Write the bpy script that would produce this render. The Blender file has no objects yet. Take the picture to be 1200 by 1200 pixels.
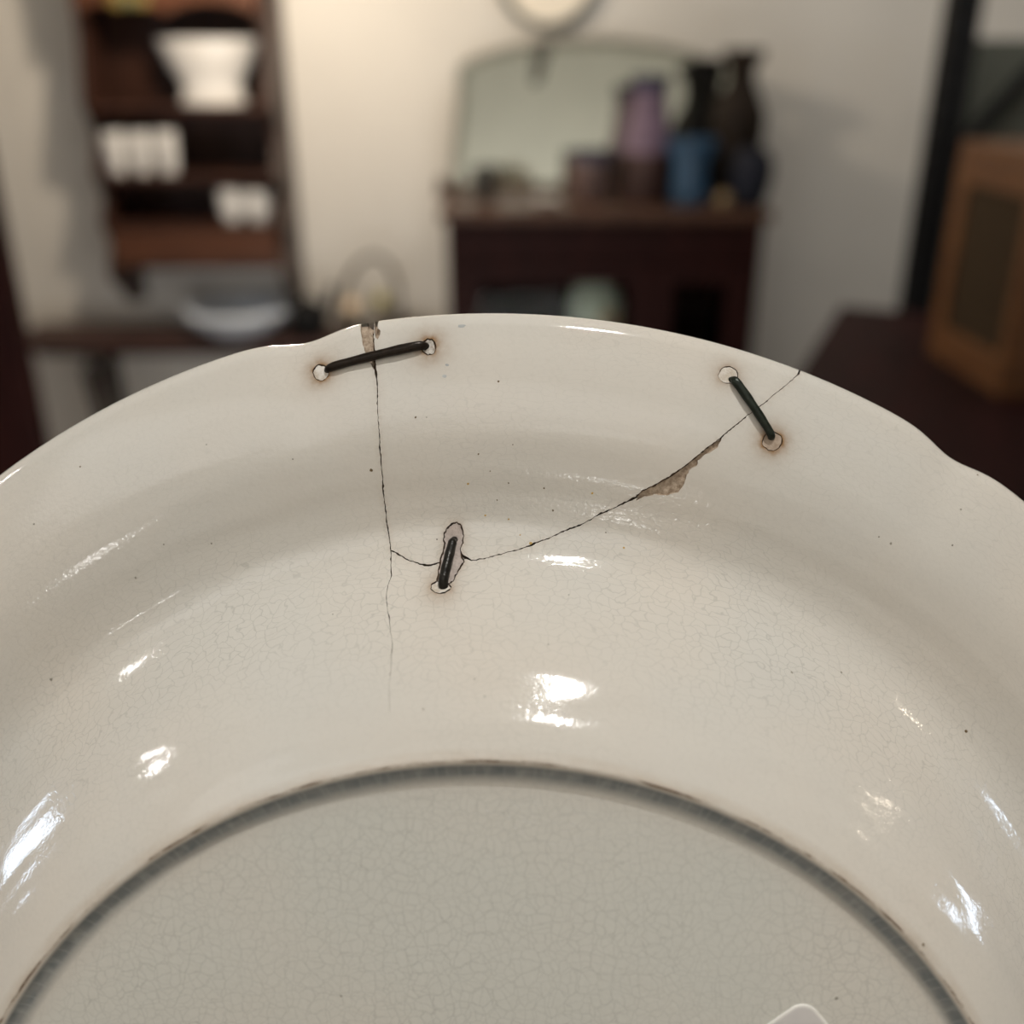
import bpy, bmesh, math, random
import numpy as np
from mathutils import Vector, Matrix, geometry
PI = math.pi
rad = math.radians
rng = random.Random(7)
SC = bpy.context.scene
COL = SC.collection

# ------------------------------------------------------------------ camera
CAMZ, PITCH = 1.30, rad(24)
cam_d = bpy.data.cameras.new('camera')
cam = bpy.data.objects.new('camera', cam_d)
COL.objects.link(cam)
SC.camera = cam
cam.location = (0, 0, CAMZ)
cam.rotation_euler = (PI/2 - PITCH, 0, 0)
cam_d.sensor_width = 36
cam_d.lens = 36
cam_d.clip_start = 0.01
cam_d.clip_end = 50
cam_d.dof.use_dof = True
cam_d.dof.focus_distance = 0.143
cam_d.dof.aperture_fstop = 9.5

# ------------------------------------------------------------------ world, exposure
W = bpy.data.worlds.new('world')
SC.world = W
W.use_nodes = True
W.node_tree.nodes['Background'].inputs[0].default_value = (0.75, 0.85, 1.0, 1)
W.node_tree.nodes['Background'].inputs[1].default_value = 0.05
SC.view_settings.view_transform = 'Standard'
SC.view_settings.look = 'None'
SC.view_settings.exposure = 0.0
SC.view_settings.gamma = 1.0
SC.view_settings.use_curve_mapping = False
try:
    SC.cycles.use_denoising = True
    SC.cycles.max_bounces = 8
    SC.cycles.sample_clamp_indirect = 4.0
except Exception:
    pass

# ------------------------------------------------------------------ lights of the shop and added fills
def aim(o, target):
    o.rotation_euler = (Vector(target) - o.location).to_track_quat('-Z', 'Y').to_euler()

def lamp(name, kind, loc, power, color, target=None, size=0.03, cone=60, sy=None):
    d = bpy.data.lights.new(name, kind)
    d.energy = power
    d.color = color
    if kind == 'AREA':
        d.shape = 'RECTANGLE' if sy else 'DISK'
        d.size = size
        if sy: d.size_y = sy
    else:
        d.shadow_soft_size = size
    if kind == 'SPOT':
        d.spot_size = rad(cone); d.spot_blend = 0.6
    o = bpy.data.objects.new(name, d)
    o.location = loc
    COL.objects.link(o)
    if target is not None: aim(o, target)
    return o

PLATE = Vector((0.0, 0.113, 1.145))
WARM, NEUT, COOL = (1.0, 0.85, 0.67), (1.0, 0.985, 0.955), (0.66, 0.80, 1.0)
def from_plate(d, r):
    return PLATE + Vector((0, 0.0, 0.07)) + Vector(d).normalized() * r
# ceiling downlight over the plate, side lamps, shop windows, lamp behind the photographer
lamp('ceiling_downlight', 'SPOT', from_plate((0.17, -0.05, 0.98), 1.25), 32, NEUT, PLATE, 0.015, 60)
lamp('side_lamp', 'POINT', from_plate((-0.88, 0.10, 0.455), 1.75), 4.0, NEUT, None, 0.03)
lamp('side_lamp', 'POINT', from_plate((0.94, 0.06, 0.335), 1.9), 1.6, WARM, None, 0.03)
lamp('track_lamp', 'POINT', from_plate((0.045, -0.98, -0.12), 1.6), 0.6, NEUT, None, 0.010)
lamp('track_lamp', 'POINT', from_plate((-0.44, -0.89, 0.03), 1.6), 1.2, NEUT, None, 0.02)
lamp('window_light', 'AREA', (-2.35, 0.75, 1.15), 4, COOL, (0, 0.5, 1.15), 0.24, sy=0.42)
lamp('window_light', 'AREA', (2.35, 0.25, 1.20), 2, COOL, (0, 0.1, 1.15), 0.12, sy=0.3)
lamp('ceiling_panel', 'AREA', (-0.6, -0.9, 2.66), 14, NEUT, (-0.4, -0.35, 1.2), 2.8, sy=1.8)
lamp('front_fill', 'AREA', (0.2, -1.2, 0.4), 34, NEUT, (0.2, -3.0, 1.1), 2.4, sy=0.5)  # added fill washing the wall behind the photographer
lamp('wall_lamp', 'POINT', (-0.60, 2.36, 1.66), 28, WARM, None, 0.04)
lamp('floor_fill', 'AREA', (-0.3, 1.2, 0.30), 7, NEUT, (-0.3, 3.1, 1.15), 1.2, sy=0.3)  # unseen fill added low down to lift the back wall
lamp('back_panel', 'AREA', (1.0, 1.7, 2.66), 14, NEUT, (0.9, 3.1, 1.4), 0.9, sy=0.5)  # added fill brightening the right of the back wall

# ------------------------------------------------------------------ helpers
def at(px, py, Y):
    """world point where the sight line of a 1200 px frame meets the plane y = Y"""
    a, b = (600 - py)/1200, (px - 600)/1200
    dy = math.cos(PITCH) + a*math.sin(PITCH)
    dz = -math.sin(PITCH) + a*math.cos(PITCH)
    t = Y/dy
    return Vector((b*t, Y, CAMZ + dz*t))

def tag(o, label=None, cat=None, group=None, kind=None):
    if label: o['label'] = label
    if cat: o['category'] = cat
    if group: o['group'] = group
    if kind: o['kind'] = kind
    return o

def empty(name, loc, rz=0):
    o = bpy.data.objects.new(name, None)
    o.empty_display_size = 0.05
    o.location = loc
    o.rotation_euler = (0, 0, rz)
    COL.objects.link(o)
    return o

def link(name, me, mat=None, parent=None, smooth=False):
    o = bpy.data.objects.new(name, me)
    COL.objects.link(o)
    if mat is not None:
        for m in (mat if isinstance(mat, (list, tuple)) else [mat]): me.materials.append(m)
    if parent is not None: o.parent = parent
    if smooth:
        me.polygons.foreach_set('use_smooth', [True]*len(me.polygons))
    return o

def from_bm(name, bm, mat, parent=None, smooth=False, angle=None):
    bmesh.ops.recalc_face_normals(bm, faces=bm.faces)
    me = bpy.data.meshes.new(name)
    bm.to_mesh(me); bm.free()
    o = link(name, me, mat, parent, smooth)
    if smooth and angle: me.set_sharp_from_angle(angle=rad(angle))
    return o

def box(bm, x0, x1, y0, y1, z0, z1, bev=0.0, mtx=None):
    r = bmesh.ops.create_cube(bm, size=1)
    vs = r['verts']
    for v in vs:
        v.co = Vector((x0 + (v.co.x+.5)*(x1-x0), y0 + (v.co.y+.5)*(y1-y0), z0 + (v.co.z+.5)*(z1-z0)))
    if bev:
        es = list({e for v in vs for e in v.link_edges})
        r2 = bmesh.ops.bevel(bm, geom=es, offset=bev, segments=2, affect='EDGES', profile=0.6)
        vs = list({v for f in r2['faces'] for v in f.verts} | {v for v in vs if v.is_valid})
    if mtx is not None:
        for v in vs: v.co = mtx @ v.co

def boxobj(name, dims, mat, parent=None, bev=0.003, mtx=None):
    bm = bmesh.new(); box(bm, *dims, bev=bev, mtx=mtx)
    return from_bm(name, bm, mat, parent)

def prism(name, pts, y0, y1, mat, parent=None, axis='y', bev=0.0):
    """outline pts in (x,z) pushed from y0 to y1 (or (y,z) along x)"""
    bm = bmesh.new()
    mk = (lambda p, d: (p[0], d, p[1])) if axis == 'y' else (lambda p, d: (d, p[0], p[1]))
    a = [bm.verts.new(mk(p, y0)) for p in pts]
    b = [bm.verts.new(mk(p, y1)) for p in pts]
    f1 = bm.faces.new(a); f2 = bm.faces.new(b[::-1])
    n = len(pts)
    for i in range(n):
        bm.faces.new((a[i], b[i], b[(i+1) % n], a[(i+1) % n]))
    if bev:
        es = list({e for f in (f1, f2) for e in f.edges})
        bmesh.ops.bevel(bm, geom=es, offset=bev, segments=2, affect='EDGES')
    return from_bm(name, bm, mat, parent)

def lathe(name, prof, mat, parent=None, loc=(0, 0, 0), n=40, wob=None):
    """closed or open profile of (r, z) turned about z"""
    bm = bmesh.new()
    rings = []
    for r, z in prof:
        if r < 1e-5: rings.append([bm.verts.new((loc[0], loc[1], loc[2]+z))])
        else:
            rings.append([bm.verts.new((loc[0] + r*(wob(2*PI*i/n, z) if wob else 1)*math.cos(2*PI*i/n),
                                        loc[1] + r*(wob(2*PI*i/n, z) if wob else 1)*math.sin(2*PI*i/n), loc[2]+z)) for i in range(n)])
    for a, b in zip(rings, rings[1:]):
        for i in range(n):
            j = (i+1) % n
            if len(a) == 1 and len(b) == 1: continue
            if len(a) == 1: bm.faces.new((a[0], b[i], b[j]))
            elif len(b) == 1: bm.faces.new((a[i], b[0], a[j]))
            else: bm.faces.new((a[i], b[i], b[j], a[j]))
    return from_bm(name, bm, mat, parent, smooth=True, angle=50)

def tube(name, pts, rads, mat, parent=None, n=12, squash=1.0, closed=False, nrm=None):
    """swept round bar through pts; rads one number or a list"""
    pts = [Vector(p) for p in pts]
    if not isinstance(rads, (list, tuple)): rads = [rads]*len(pts)
    bm = bmesh.new(); rings = []
    up = Vector(nrm) if nrm is not None else Vector((0, 0, 1))
    N_ = len(pts)
    for k, p in enumerate(pts):
        if closed: t = (pts[(k+1) % N_] - pts[k-1]).normalized()
        else: t = (pts[min(k+1, N_-1)] - pts[max(k-1, 0)]).normalized()
        a = t.cross(up)
        if a.length < 1e-3: a = t.cross(Vector((1, 0, 0)))
        a.normalize(); b = a.cross(t).normalized()
        rings.append([bm.verts.new(p + (a*math.cos(2*PI*i/n) + b*squash*math.sin(2*PI*i/n))*rads[k]) for i in range(n)])
    prs = list(zip(rings, rings[1:])) + ([(rings[-1], rings[0])] if closed else [])
    for a, b in prs:
        for i in range(n): bm.faces.new((a[i], a[(i+1) % n], b[(i+1) % n], b[i]))
    if not closed:
        bm.faces.new(rings[0]); bm.faces.new(rings[-1])
    return from_bm(name, bm, mat, parent, smooth=True, angle=60)

# ------------------------------------------------------------------ materials
class NT:
    def __init__(s, name):
        s.m = bpy.data.materials.new(name); s.m.use_nodes = True
        s.t = s.m.node_tree; s.b = s.t.nodes['Principled BSDF']
    def n(s, typ, **kw):
        nd = s.t.nodes.new(typ)
        for k, v in kw.items():
            if k == 'inp':
                for a, b in v.items():
                    if hasattr(b, 'links') or isinstance(b, bpy.types.NodeSocket): s.t.links.new(b, nd.inputs[a])
                    else: nd.inputs[a].default_value = b
            else: setattr(nd, k, v)
        return nd
    def l(s, a, b): s.t.links.new(a, b)
    def math(s, op, a, b=None, c=None, clamp=False):
        nd = s.t.nodes.new('ShaderNodeMath'); nd.operation = op; nd.use_clamp = clamp
        for i, v in enumerate((a, b, c)):
            if v is None: continue
            if isinstance(v, bpy.types.NodeSocket): s.l(v, nd.inputs[i])
            else: nd.inputs[i].default_value = v
        return nd.outputs[0]
    def mix(s, fac, a, b, blend='MIX'):
        nd = s.t.nodes.new('ShaderNodeMix'); nd.data_type = 'RGBA'; nd.blend_type = blend
        for i, v in ((0, fac), (6, a), (7, b)):
            if isinstance(v, bpy.types.NodeSocket): s.l(v, nd.inputs[i])
            else: nd.inputs[i].default_value = v if i == 0 else tuple(v) + (1,)
        return nd.outputs[2]
    def ramp(s, v, lo, hi):
        nd = s.t.nodes.new('ShaderNodeMapRange'); nd.clamp = True
        s.l(v, nd.inputs[0]); nd.inputs[1].default_value = lo; nd.inputs[2].default_value = hi
        return nd.outputs[0]

def simple(name, col, rough=0.5, metal=0.0, var=0.15, scale=20, bump=0.0, spec=0.5, stretch=None):
    s = NT(name)
    tc = s.n('ShaderNodeTexCoord')
    mp = s.n('ShaderNodeMapping', inp={0: tc.outputs['Object']})
    if stretch: mp.inputs['Scale'].default_value = stretch
    nz = s.n('ShaderNodeTexNoise', inp={'Vector': mp.outputs[0], 'Scale': scale, 'Detail': 5.0})
    dark = [c*(1-var) for c in col]; lite = [min(1, c*(1+var)) for c in col]
    s.l(s.mix(s.ramp(nz.outputs[0], .3, .7), dark, lite), s.b.inputs['Base Color'])
    s.b.inputs['Roughness'].default_value = rough
    s.b.inputs['Metallic'].default_value = metal
    s.b.inputs['Specular IOR Level'].default_value = spec
    if bump:
        bp = s.n('ShaderNodeBump', inp={'Height': nz.outputs[0], 'Strength': bump, 'Distance': 0.002})
        s.l(bp.outputs[0], s.b.inputs['Normal'])
    return s.m

def wood(name, c1, c2, rough=0.4, stretch=(3, 3, 40), spec=0.3):
    s = NT(name)
    tc = s.n('ShaderNodeTexCoord')
    mp = s.n('ShaderNodeMapping', inp={0: tc.outputs['Object']}); mp.inputs['Scale'].default_value = stretch
    nz = s.n('ShaderNodeTexNoise', inp={'Vector': mp.outputs[0], 'Scale': 1.6, 'Detail': 7.0, 'Distortion': 0.8})
    s.l(s.mix(s.ramp(nz.outputs[0], .35, .65), c1, c2), s.b.inputs['Base Color'])
    s.b.inputs['Roughness'].default_value = rough
    s.b.inputs['Specular IOR Level'].default_value = spec
    bp = s.n('ShaderNodeBump', inp={'Height': nz.outputs[0], 'Strength': 0.15, 'Distance': 0.002})
    s.l(bp.outputs[0], s.b.inputs['Normal'])
    return s.m

M_WALL = simple('wall_paint', (0.66, 0.63, 0.58), 0.85, var=0.04, scale=3, bump=0.1)
M_CEIL = simple('ceiling_paint', (0.7, 0.68, 0.62), 0.9, var=0.02, scale=3)
M_FLOOR = wood('floor_wood', (0.12, 0.09, 0.065), (0.2, 0.15, 0.11), 0.5, (2, 20, 2))
M_DARK = wood('dark_stained_wood', (0.012, 0.0035, 0.003), (0.022, 0.006, 0.005), 0.5, (30, 3, 3), 0.08)
M_DARKTOP = wood('brown_top_wood', (0.05, 0.023, 0.014), (0.09, 0.045, 0.028), 0.35, (30, 3, 3))  # lighter brown than the cabinet body
M_SHELF = wood('shelf_brown_wood', (0.030, 0.012, 0.008), (0.052, 0.021, 0.013), 0.45, (25, 3, 3))
M_SHELFL = wood('shelf_light_wood', (0.065, 0.024, 0.011), (0.10, 0.037, 0.017), 0.45, (3, 3, 25))
M_RED = wood('red_stained_wood', (0.012, 0.003, 0.003), (0.022, 0.005, 0.005), 0.6, (25, 3, 3), 0.1)
M_BENCH = wood('bench_top_wood', (0.040, 0.018, 0.014), (0.065, 0.030, 0.023), 0.5, (25, 3, 3))
M_ORANGE = wood('honey_wood', (0.11, 0.045, 0.017), (0.17, 0.075, 0.028), 0.45, (3, 3, 30))
M_WHITE = simple('white_ceramic', (0.70, 0.68, 0.65), 0.15, var=0.03)
M_BLACK = simple('black_paint', (0.004, 0.004, 0.0045), 0.6, spec=0.2)
M_SLOT = simple('slot_grey', (0.03, 0.03, 0.032), 0.7, spec=0.1)  # dark grey of the rack slots
M_GREYM = simple('grey_metal', (0.16, 0.17, 0.16), 0.4, metal=0.7)
M_GOLD = simple('brass', (0.65, 0.45, 0.16), 0.3, metal=0.9, var=0.1)
# traced on the plate itself: (angle in degrees, radius in mm[, width in mm])
PR=[(0,29.15),(30,29.1),(55,29.0),(65,28.95),(68.6,28.97),(69.8,29.1),(70.6,29.4),(71.1,29.75),(71.45,29.95),(71.8,30.0),(72.5,29.6),(75,27.7),(78,24.8),(81,21.4),(84,17.5),(87,13.0),(89,10.1),(91,7.6),(93,5.8),(95,4.75),(97,4.4),(100,4.65),(104,5.25),(107.5,5.45),(111,5.0),(115,3.8),(119,2.1),(122,0.5),(125,-1.3)]
CRACK_A=[(97.624,124.28,0.37),(97.642,122.86,0.31),(97.668,121.35,0.37),(97.742,120.2,0.42),(97.727,119.15,0.48),(97.658,118.09,0.36),(97.618,116.46,0.29),(97.77,114.21,0.17),(97.847,111.93,0.14),(97.906,109.39,0.16),(98.045,107.32,0.31),(98.144,104.95,0.22),(98.223,103.51,0.18),(98.368,101.94,0.48),(98.404,100.96,0.19),(98.464,99.34,0.34),(98.509,98.47,0.17),(98.56,97.48,0.39),(98.579,95.53,0.16),(98.54,93.47,0.2)]
CRACK_T=[(98.54,93.47,0.2),(98.6,91.69,0.29),(98.586,90.51,0.17),(98.872,89.53,0.13),(99.022,88.48,0.16),(98.948,87.17,0.12),(98.71,85.96,0.26),(98.607,84.8,0.12),(98.398,83.55,0.11),(98.495,82.58,0.18),(98.554,81.13,0.09),(98.726,79.78,0.08),(98.752,78.33,0.05),(98.728,77.19,0.03)]
CRACK_B=[(98.54,93.47,0.2),(97.966,92.92,0.32),(97.13,92.03,0.27),(96.645,91.76,0.17),(96.047,91.37,0.27),(95.446,91.1,0.36),(94.692,91.21,0.34),(94.241,91.36,0.24),(93.641,91.61,0.24),(93.043,91.96,0.24),(92.521,92.34,0.36),(92.072,91.81,0.72),(91.508,91.38,0.29),(90.206,91.66,0.14),(88.95,92.13,0.18),(87.484,92.76,0.18),(86.54,93.26,0.18),(86.112,93.62,0.36),(84.76,94.56,0.17),(83.592,95.74,0.27),(83.179,96.05,0.48),(82.368,96.76,0.24),(81.591,97.7,0.19),(80.979,98.68,0.26),(80.532,99.12,0.54),(79.977,99.79,0.22),(79.143,100.94,0.31),(78.384,101.96,0.47),(78.031,102.85,0.53),(77.143,104.19,0.47),(76.252,105.81,0.47),(75.412,107.6,0.42),(74.579,109.8,0.36),(74.126,111.05,0.26),(73.429,112.79,0.19),(72.75,114.66,0.18),(72.082,116.54,0.18),(71.276,118.55,0.16),(70.51,120.88,0.15),(69.947,122.43,0.16),(69.518,123.86,0.23),(69.039,125.67,0.22)]
CHIP=[(78.318,101.49),(77.752,102.33),(77.318,102.63),(77.024,102.94),(76.503,103.1),(76.048,103.24),(75.707,103.65),(75.294,104.03),(75.141,104.72),(75.072,105.5),(75.044,106.13),(75.058,106.61),(74.986,107.38),(74.798,107.84),(74.54,108.27),(74.575,108.91),(74.403,109.48),(74.222,109.99),(73.95,110.31),(73.763,110.77),(73.478,111.4),(73.401,112.16),(73.363,112.77),(74.142,111.16),(74.595,109.91),(75.439,107.77),(76.278,105.98),(77.224,104.28),(78.064,103.08)]
CHIP_L=[(98.514,124.85),(98.449,123.51),(98.404,122.43),(98.304,121.33),(98.118,120.21),(97.887,118.86),(97.641,118.08),(97.632,119.35),(97.599,120.74),(97.634,122.27),(97.643,123.69),(97.605,124.86)]
CHIP_R=[(97.553,124.73),(97.505,122.7),(97.343,122.42),(97.151,123.07),(97.156,123.66),(97.321,124.0),(97.297,124.77)]
NOTCH=[(98.117,124.81),(98.023,124.24),(97.808,123.86),(97.617,123.62),(97.483,125.06),(98.07,125.51)]
H1=[(100.858,119.72),(100.914,119.44),(100.996,119.18),(101.128,119.06),(101.267,118.95),(101.425,118.9),(101.579,119.05),(101.718,119.23),(101.839,119.46),(101.954,119.85),(101.953,120.14),(102.003,120.52),(101.967,120.86),(101.869,121.09),(101.752,121.25),(101.593,121.43),(101.442,121.39),(101.284,121.19),(101.132,121.02),(101.021,120.74),(100.899,120.42),(100.894,120.09)]
H2=[(93.484,120.63),(93.519,120.3),(93.565,120.04),(93.66,119.75),(93.814,119.61),(93.943,119.61),(94.089,119.56),(94.218,119.71),(94.355,119.92),(94.458,120.15),(94.501,120.48),(94.481,120.78),(94.462,121.11),(94.435,121.41),(94.314,121.59),(94.182,121.76),(94.054,121.9),(93.909,121.78),(93.755,121.78),(93.648,121.51),(93.555,121.3),(93.516,120.97)]
H3=[(92.746,96.45),(93.182,96.31),(93.558,95.87),(93.842,95.07),(93.976,94.29),(93.918,93.62),(94.005,92.87),(94.201,92.06),(94.354,91.07),(94.461,90.13),(94.6,89.23),(93.533,88.87),(93.011,89.19),(92.723,89.91),(92.361,90.73),(92.067,91.31),(92.297,91.92),(92.446,92.86),(92.22,93.6),(92.138,94.48),(92.195,95.41),(92.396,96.13)]
H4=[(93.228,88.58),(93.29,88.39),(93.36,88.23),(93.599,88.12),(93.79,88.0),(94.023,87.99),(94.289,88.03),(94.55,88.1),(94.734,88.22),(94.971,88.37),(95.087,88.54),(95.064,88.73),(95.051,88.92),(94.987,89.1),(94.744,89.21),(94.559,89.32),(94.312,89.33),(94.063,89.3),(93.785,89.26),(93.617,89.13),(93.424,88.98),(93.311,88.78)]
H5=[(73.295,121.5),(73.261,121.18),(73.293,120.81),(73.436,120.52),(73.534,120.18),(73.719,120.07),(73.9,119.93),(74.1,119.91),(74.239,120.02),(74.391,120.18),(74.517,120.42),(74.61,120.74),(74.555,121.13),(74.544,121.42),(74.45,121.77),(74.318,122.05),(74.139,122.24),(73.955,122.37),(73.781,122.31),(73.586,122.22),(73.461,122.09),(73.333,121.81)]
H6=[(69.182,114.96),(69.162,114.58),(69.222,114.22),(69.26,113.92),(69.397,113.57),(69.572,113.3),(69.776,113.15),(69.972,113.08),(70.183,113.27),(70.379,113.38),(70.523,113.66),(70.583,113.99),(70.583,114.4),(70.547,114.79),(70.498,115.06),(70.36,115.41),(70.181,115.59),(69.996,115.83),(69.78,115.74),(69.564,115.68),(69.399,115.59),(69.273,115.29)]
SPECKS=[(98.957,105.07,0.29,'b'),(91.62,101.85,0.2,'y'),(90.323,97.26,0.18,'y'),(88.379,96.74,0.2,'y'),(87.357,94.63,0.15,'y'),(86.408,93.65,0.31,'y'),(89.324,115.77,0.2,'b'),(95.179,111.45,0.19,'b'),(90.761,106.02,0.15,'b'),(89.876,103.63,0.13,'b'),(88.445,101.97,0.14,'b'),(89.348,99.49,0.14,'b'),(88.193,107.35,0.11,'b'),(85.641,101.49,0.17,'b'),(81.813,101.51,0.21,'y'),(94.493,94.23,0.13,'d'),(84.758,98.41,0.18,'b'),(78.42,94.61,0.21,'y'),(80.146,96.24,0.12,'b'),(95.592,77.06,0.13,'b'),(89.928,78.02,0.15,'g'),(90.906,79.64,0.14,'g'),(84.396,83.23,0.12,'g'),(82.817,88.21,0.13,'g'),(80.763,76.52,0.12,'g'),(55.406,124.38,0.18,'b'),(55.595,118.72,0.22,'g'),(58.943,109.2,0.24,'g'),(59.987,109.0,0.17,'g'),(54.937,113.61,0.2,'g'),(43.48,95.13,0.33,'b'),(40.964,72.49,0.26,'b'),(41.583,59.57,0.26,'g'),(131.44,97.2,0.29,'g'),(119.831,101.75,0.22,'g'),(112.933,101.25,0.18,'g'),(116.336,103.96,0.17,'g'),(61.707,87.41,0.24,'g'),(56.836,90.32,0.24,'g'),(114.972,43.44,0.2,'g'),(124.262,115.75,0.22,'g'),(119.434,119.04,0.18,'b'),(110.273,114.19,0.13,'g'),(104.512,108.92,0.15,'g'),(103.931,87.56,0.14,'g'),(119.514,71.72,0.17,'b'),(94.391,111.32,0.11,'g')]
# ================================================================== THE PLATE
# plate frame: x right, y up along the plate, z out of its back towards the photographer; millimetres until the mesh is made
th = PITCH
RW = np.array([[1, 0, 0], [0, -math.sin(th), math.cos(th)], [0, -math.cos(th), -math.sin(th)]])
pN = np.array([-0.01699918, 0.17703594, -0.98405757]); pU = np.array([0.99985083, 0.0, -0.017272]); pV = np.array([-0.00305777, -0.98420439, -0.17700954])
pC = RW @ np.array([-2.848, 95.42, 166.038])/1000 + np.array([0, 0, CAMZ])
cu, cv, cn = RW @ pU, RW @ pV, RW @ pN
PM = Matrix(((cu[0], cv[0], cn[0], pC[0]), (cu[1], cv[1], cn[1], pC[1]), (cu[2], cv[2], cn[2], pC[2]), (0, 0, 0, 1)))

kx = np.array([p[0] for p in PR], float); ky = np.array([p[1] for p in PR], float)
kh = np.diff(kx); kd = np.diff(ky)/kh; km = np.zeros(len(kx))
for i in range(1, len(kx)-1):
    if kd[i-1]*kd[i] > 0:
        w1 = 2*kh[i]+kh[i-1]; w2 = kh[i]+2*kh[i-1]; km[i] = (w1+w2)/(w1/kd[i-1]+w2/kd[i])
km[-1] = kd[-1]
def prof(r):
    r = np.clip(r, 0, 125); i = np.clip(np.searchsorted(kx, r)-1, 0, len(kh)-1)
    t = (r-kx[i])/kh[i]
    return (2*t**3-3*t**2+1)*ky[i]+(t**3-2*t**2+t)*kh[i]*km[i]+(-2*t**3+3*t**2)*ky[i+1]+(t**3-t**2)*kh[i]*km[i+1]
def redge(ph):                       # bracketed rim outline
    d = (ph-57.3+22.5) % 45-22.5
    return 125.35-1.25*np.exp(-(d/2.3)**2)
def thick(v):                        # half thickness, rounded off at the rim
    return np.where(v > 123.3, 1.5*np.sqrt(np.clip(1-((v-123.3)/1.7)**2, 0, 1)), 1.5)
def front_mid(v):                    # the front face cuts the corner of the foot ring
    return np.interp(v, [0, 60, 74, 84, 92, 97], [25.6, 25.5, 24.4, 15.6, 7.6, 5.6])
def pos(ph, v, side=0, off=0.0):
    """ph degrees, v radius before the lobes; side 0 back, 1 front"""
    ph = np.asarray(ph, float); v = np.asarray(v, float)
    rr = np.where(v < 100, v, 100+(v-100)*(redge(ph)-100)/25)
    wav = 0.25*np.sin(np.radians(ph)*3+1)*np.clip((v-95)/30, 0, 1)     # slightly warped rim
    mid = prof(v)-1.5
    if side == 0: z = mid+thick(v)
    else:
        fm = np.where(v < 97, front_mid(v)-1.5, mid-1.0*np.clip((125-v)/12, 0, 1))
        z = fm-thick(v)
    z = z+0*wav-off
    a = np.radians(ph)
    return np.stack([rr*np.cos(a), rr*np.sin(a), z], -1)
def nrm(ph, v, side=0):
    e = 0.02
    ph = np.asarray(ph, float); v = np.asarray(v, float)
    v0 = np.clip(v-e, 0.05, 124.97); v1 = v0+2*e*0.7
    da = pos(ph+0.02, (v0+v1)/2, side)-pos(ph-0.02, (v0+v1)/2, side); dv = pos(ph, v1, side)-pos(ph, v0, side)
    n = np.cross(dv, da)
    n /= np.linalg.norm(n, axis=-1, keepdims=True)+1e-12
    return n if side == 0 else -n

class Acc:
    """gathers vertices with their own normals and a stain value"""
    def __init__(s): s.v = []; s.n = []; s.st = []; s.f = []; s.m = []; s.c = 0
    def add(s, P_, N_, F_, mi, st=None):
        s.v.append(P_); s.n.append(N_); s.st.append(np.zeros(len(P_)) if st is None else st)
        s.f.append(np.asarray(F_)+s.c); s.m += [mi]*len(F_); s.c += len(P_)
    def build(s, name, mats, parent):
        V_ = np.concatenate(s.v)/1000; N_ = np.concatenate(s.n)
        faces = [tuple(int(i) for i in q) for arr in s.f for q in arr]
        me = bpy.data.meshes.new(name)
        me.from_pydata(V_.tolist(), [], faces)
        me.polygons.foreach_set('material_index', s.m)
        me.polygons.foreach_set('use_smooth', [True]*len(faces))
        at_ = me.attributes.new('stain', 'FLOAT', 'POINT'); at_.data.foreach_set('value', np.concatenate(s.st).astype(float))
        me.update()
        me.normals_split_custom_set_from_vertices(N_.tolist())
        return link(name, me, mats, parent)

def regular(acc, v0, v1, ph0, ph1, dv, dph, side, mi=0, vs=None):
    if vs is None: vs = np.linspace(v0, v1, max(2, int(round((v1-v0)/dv))+1))
    phs = np.linspace(ph0, ph1, int(round((ph1-ph0)/dph))+1)
    A_, B_ = np.meshgrid(phs, vs)
    P_ = pos(A_.ravel(), B_.ravel(), side); N_ = nrm(A_.ravel(), B_.ravel(), side)
    w, F_ = len(phs), []
    for j in range(len(vs)-1):
        for i in range(w-1):
            a = j*w+i
            q = (a, a+1, a+1+w, a+w)
            F_.append(q if side == 1 else q[::-1])
    acc.add(P_, N_, F_, mi)

EDGE_V = [122.0, 122.7, 123.3, 123.7, 124.05, 124.35, 124.6, 124.8, 124.93, 125.0]
PA, PB, VIN = 62.0, 108.0, 74.0
body, shard = Acc(), Acc()
outer_vs = list(np.arange(VIN, 121.6, 0.8)) + EDGE_V
regular(body, 0.3, VIN, 0, 360, 0.5, 0.75, 0)
regular(body, 0.3, VIN, 0, 360, 2.0, 0.75*2, 1)
regular(body, 0, 0, PB, PA+360, 0, 0.5, 0, vs=outer_vs)
regular(body, 0, 0, PB, PA+360, 0, 0.5, 1, vs=outer_vs)

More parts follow.
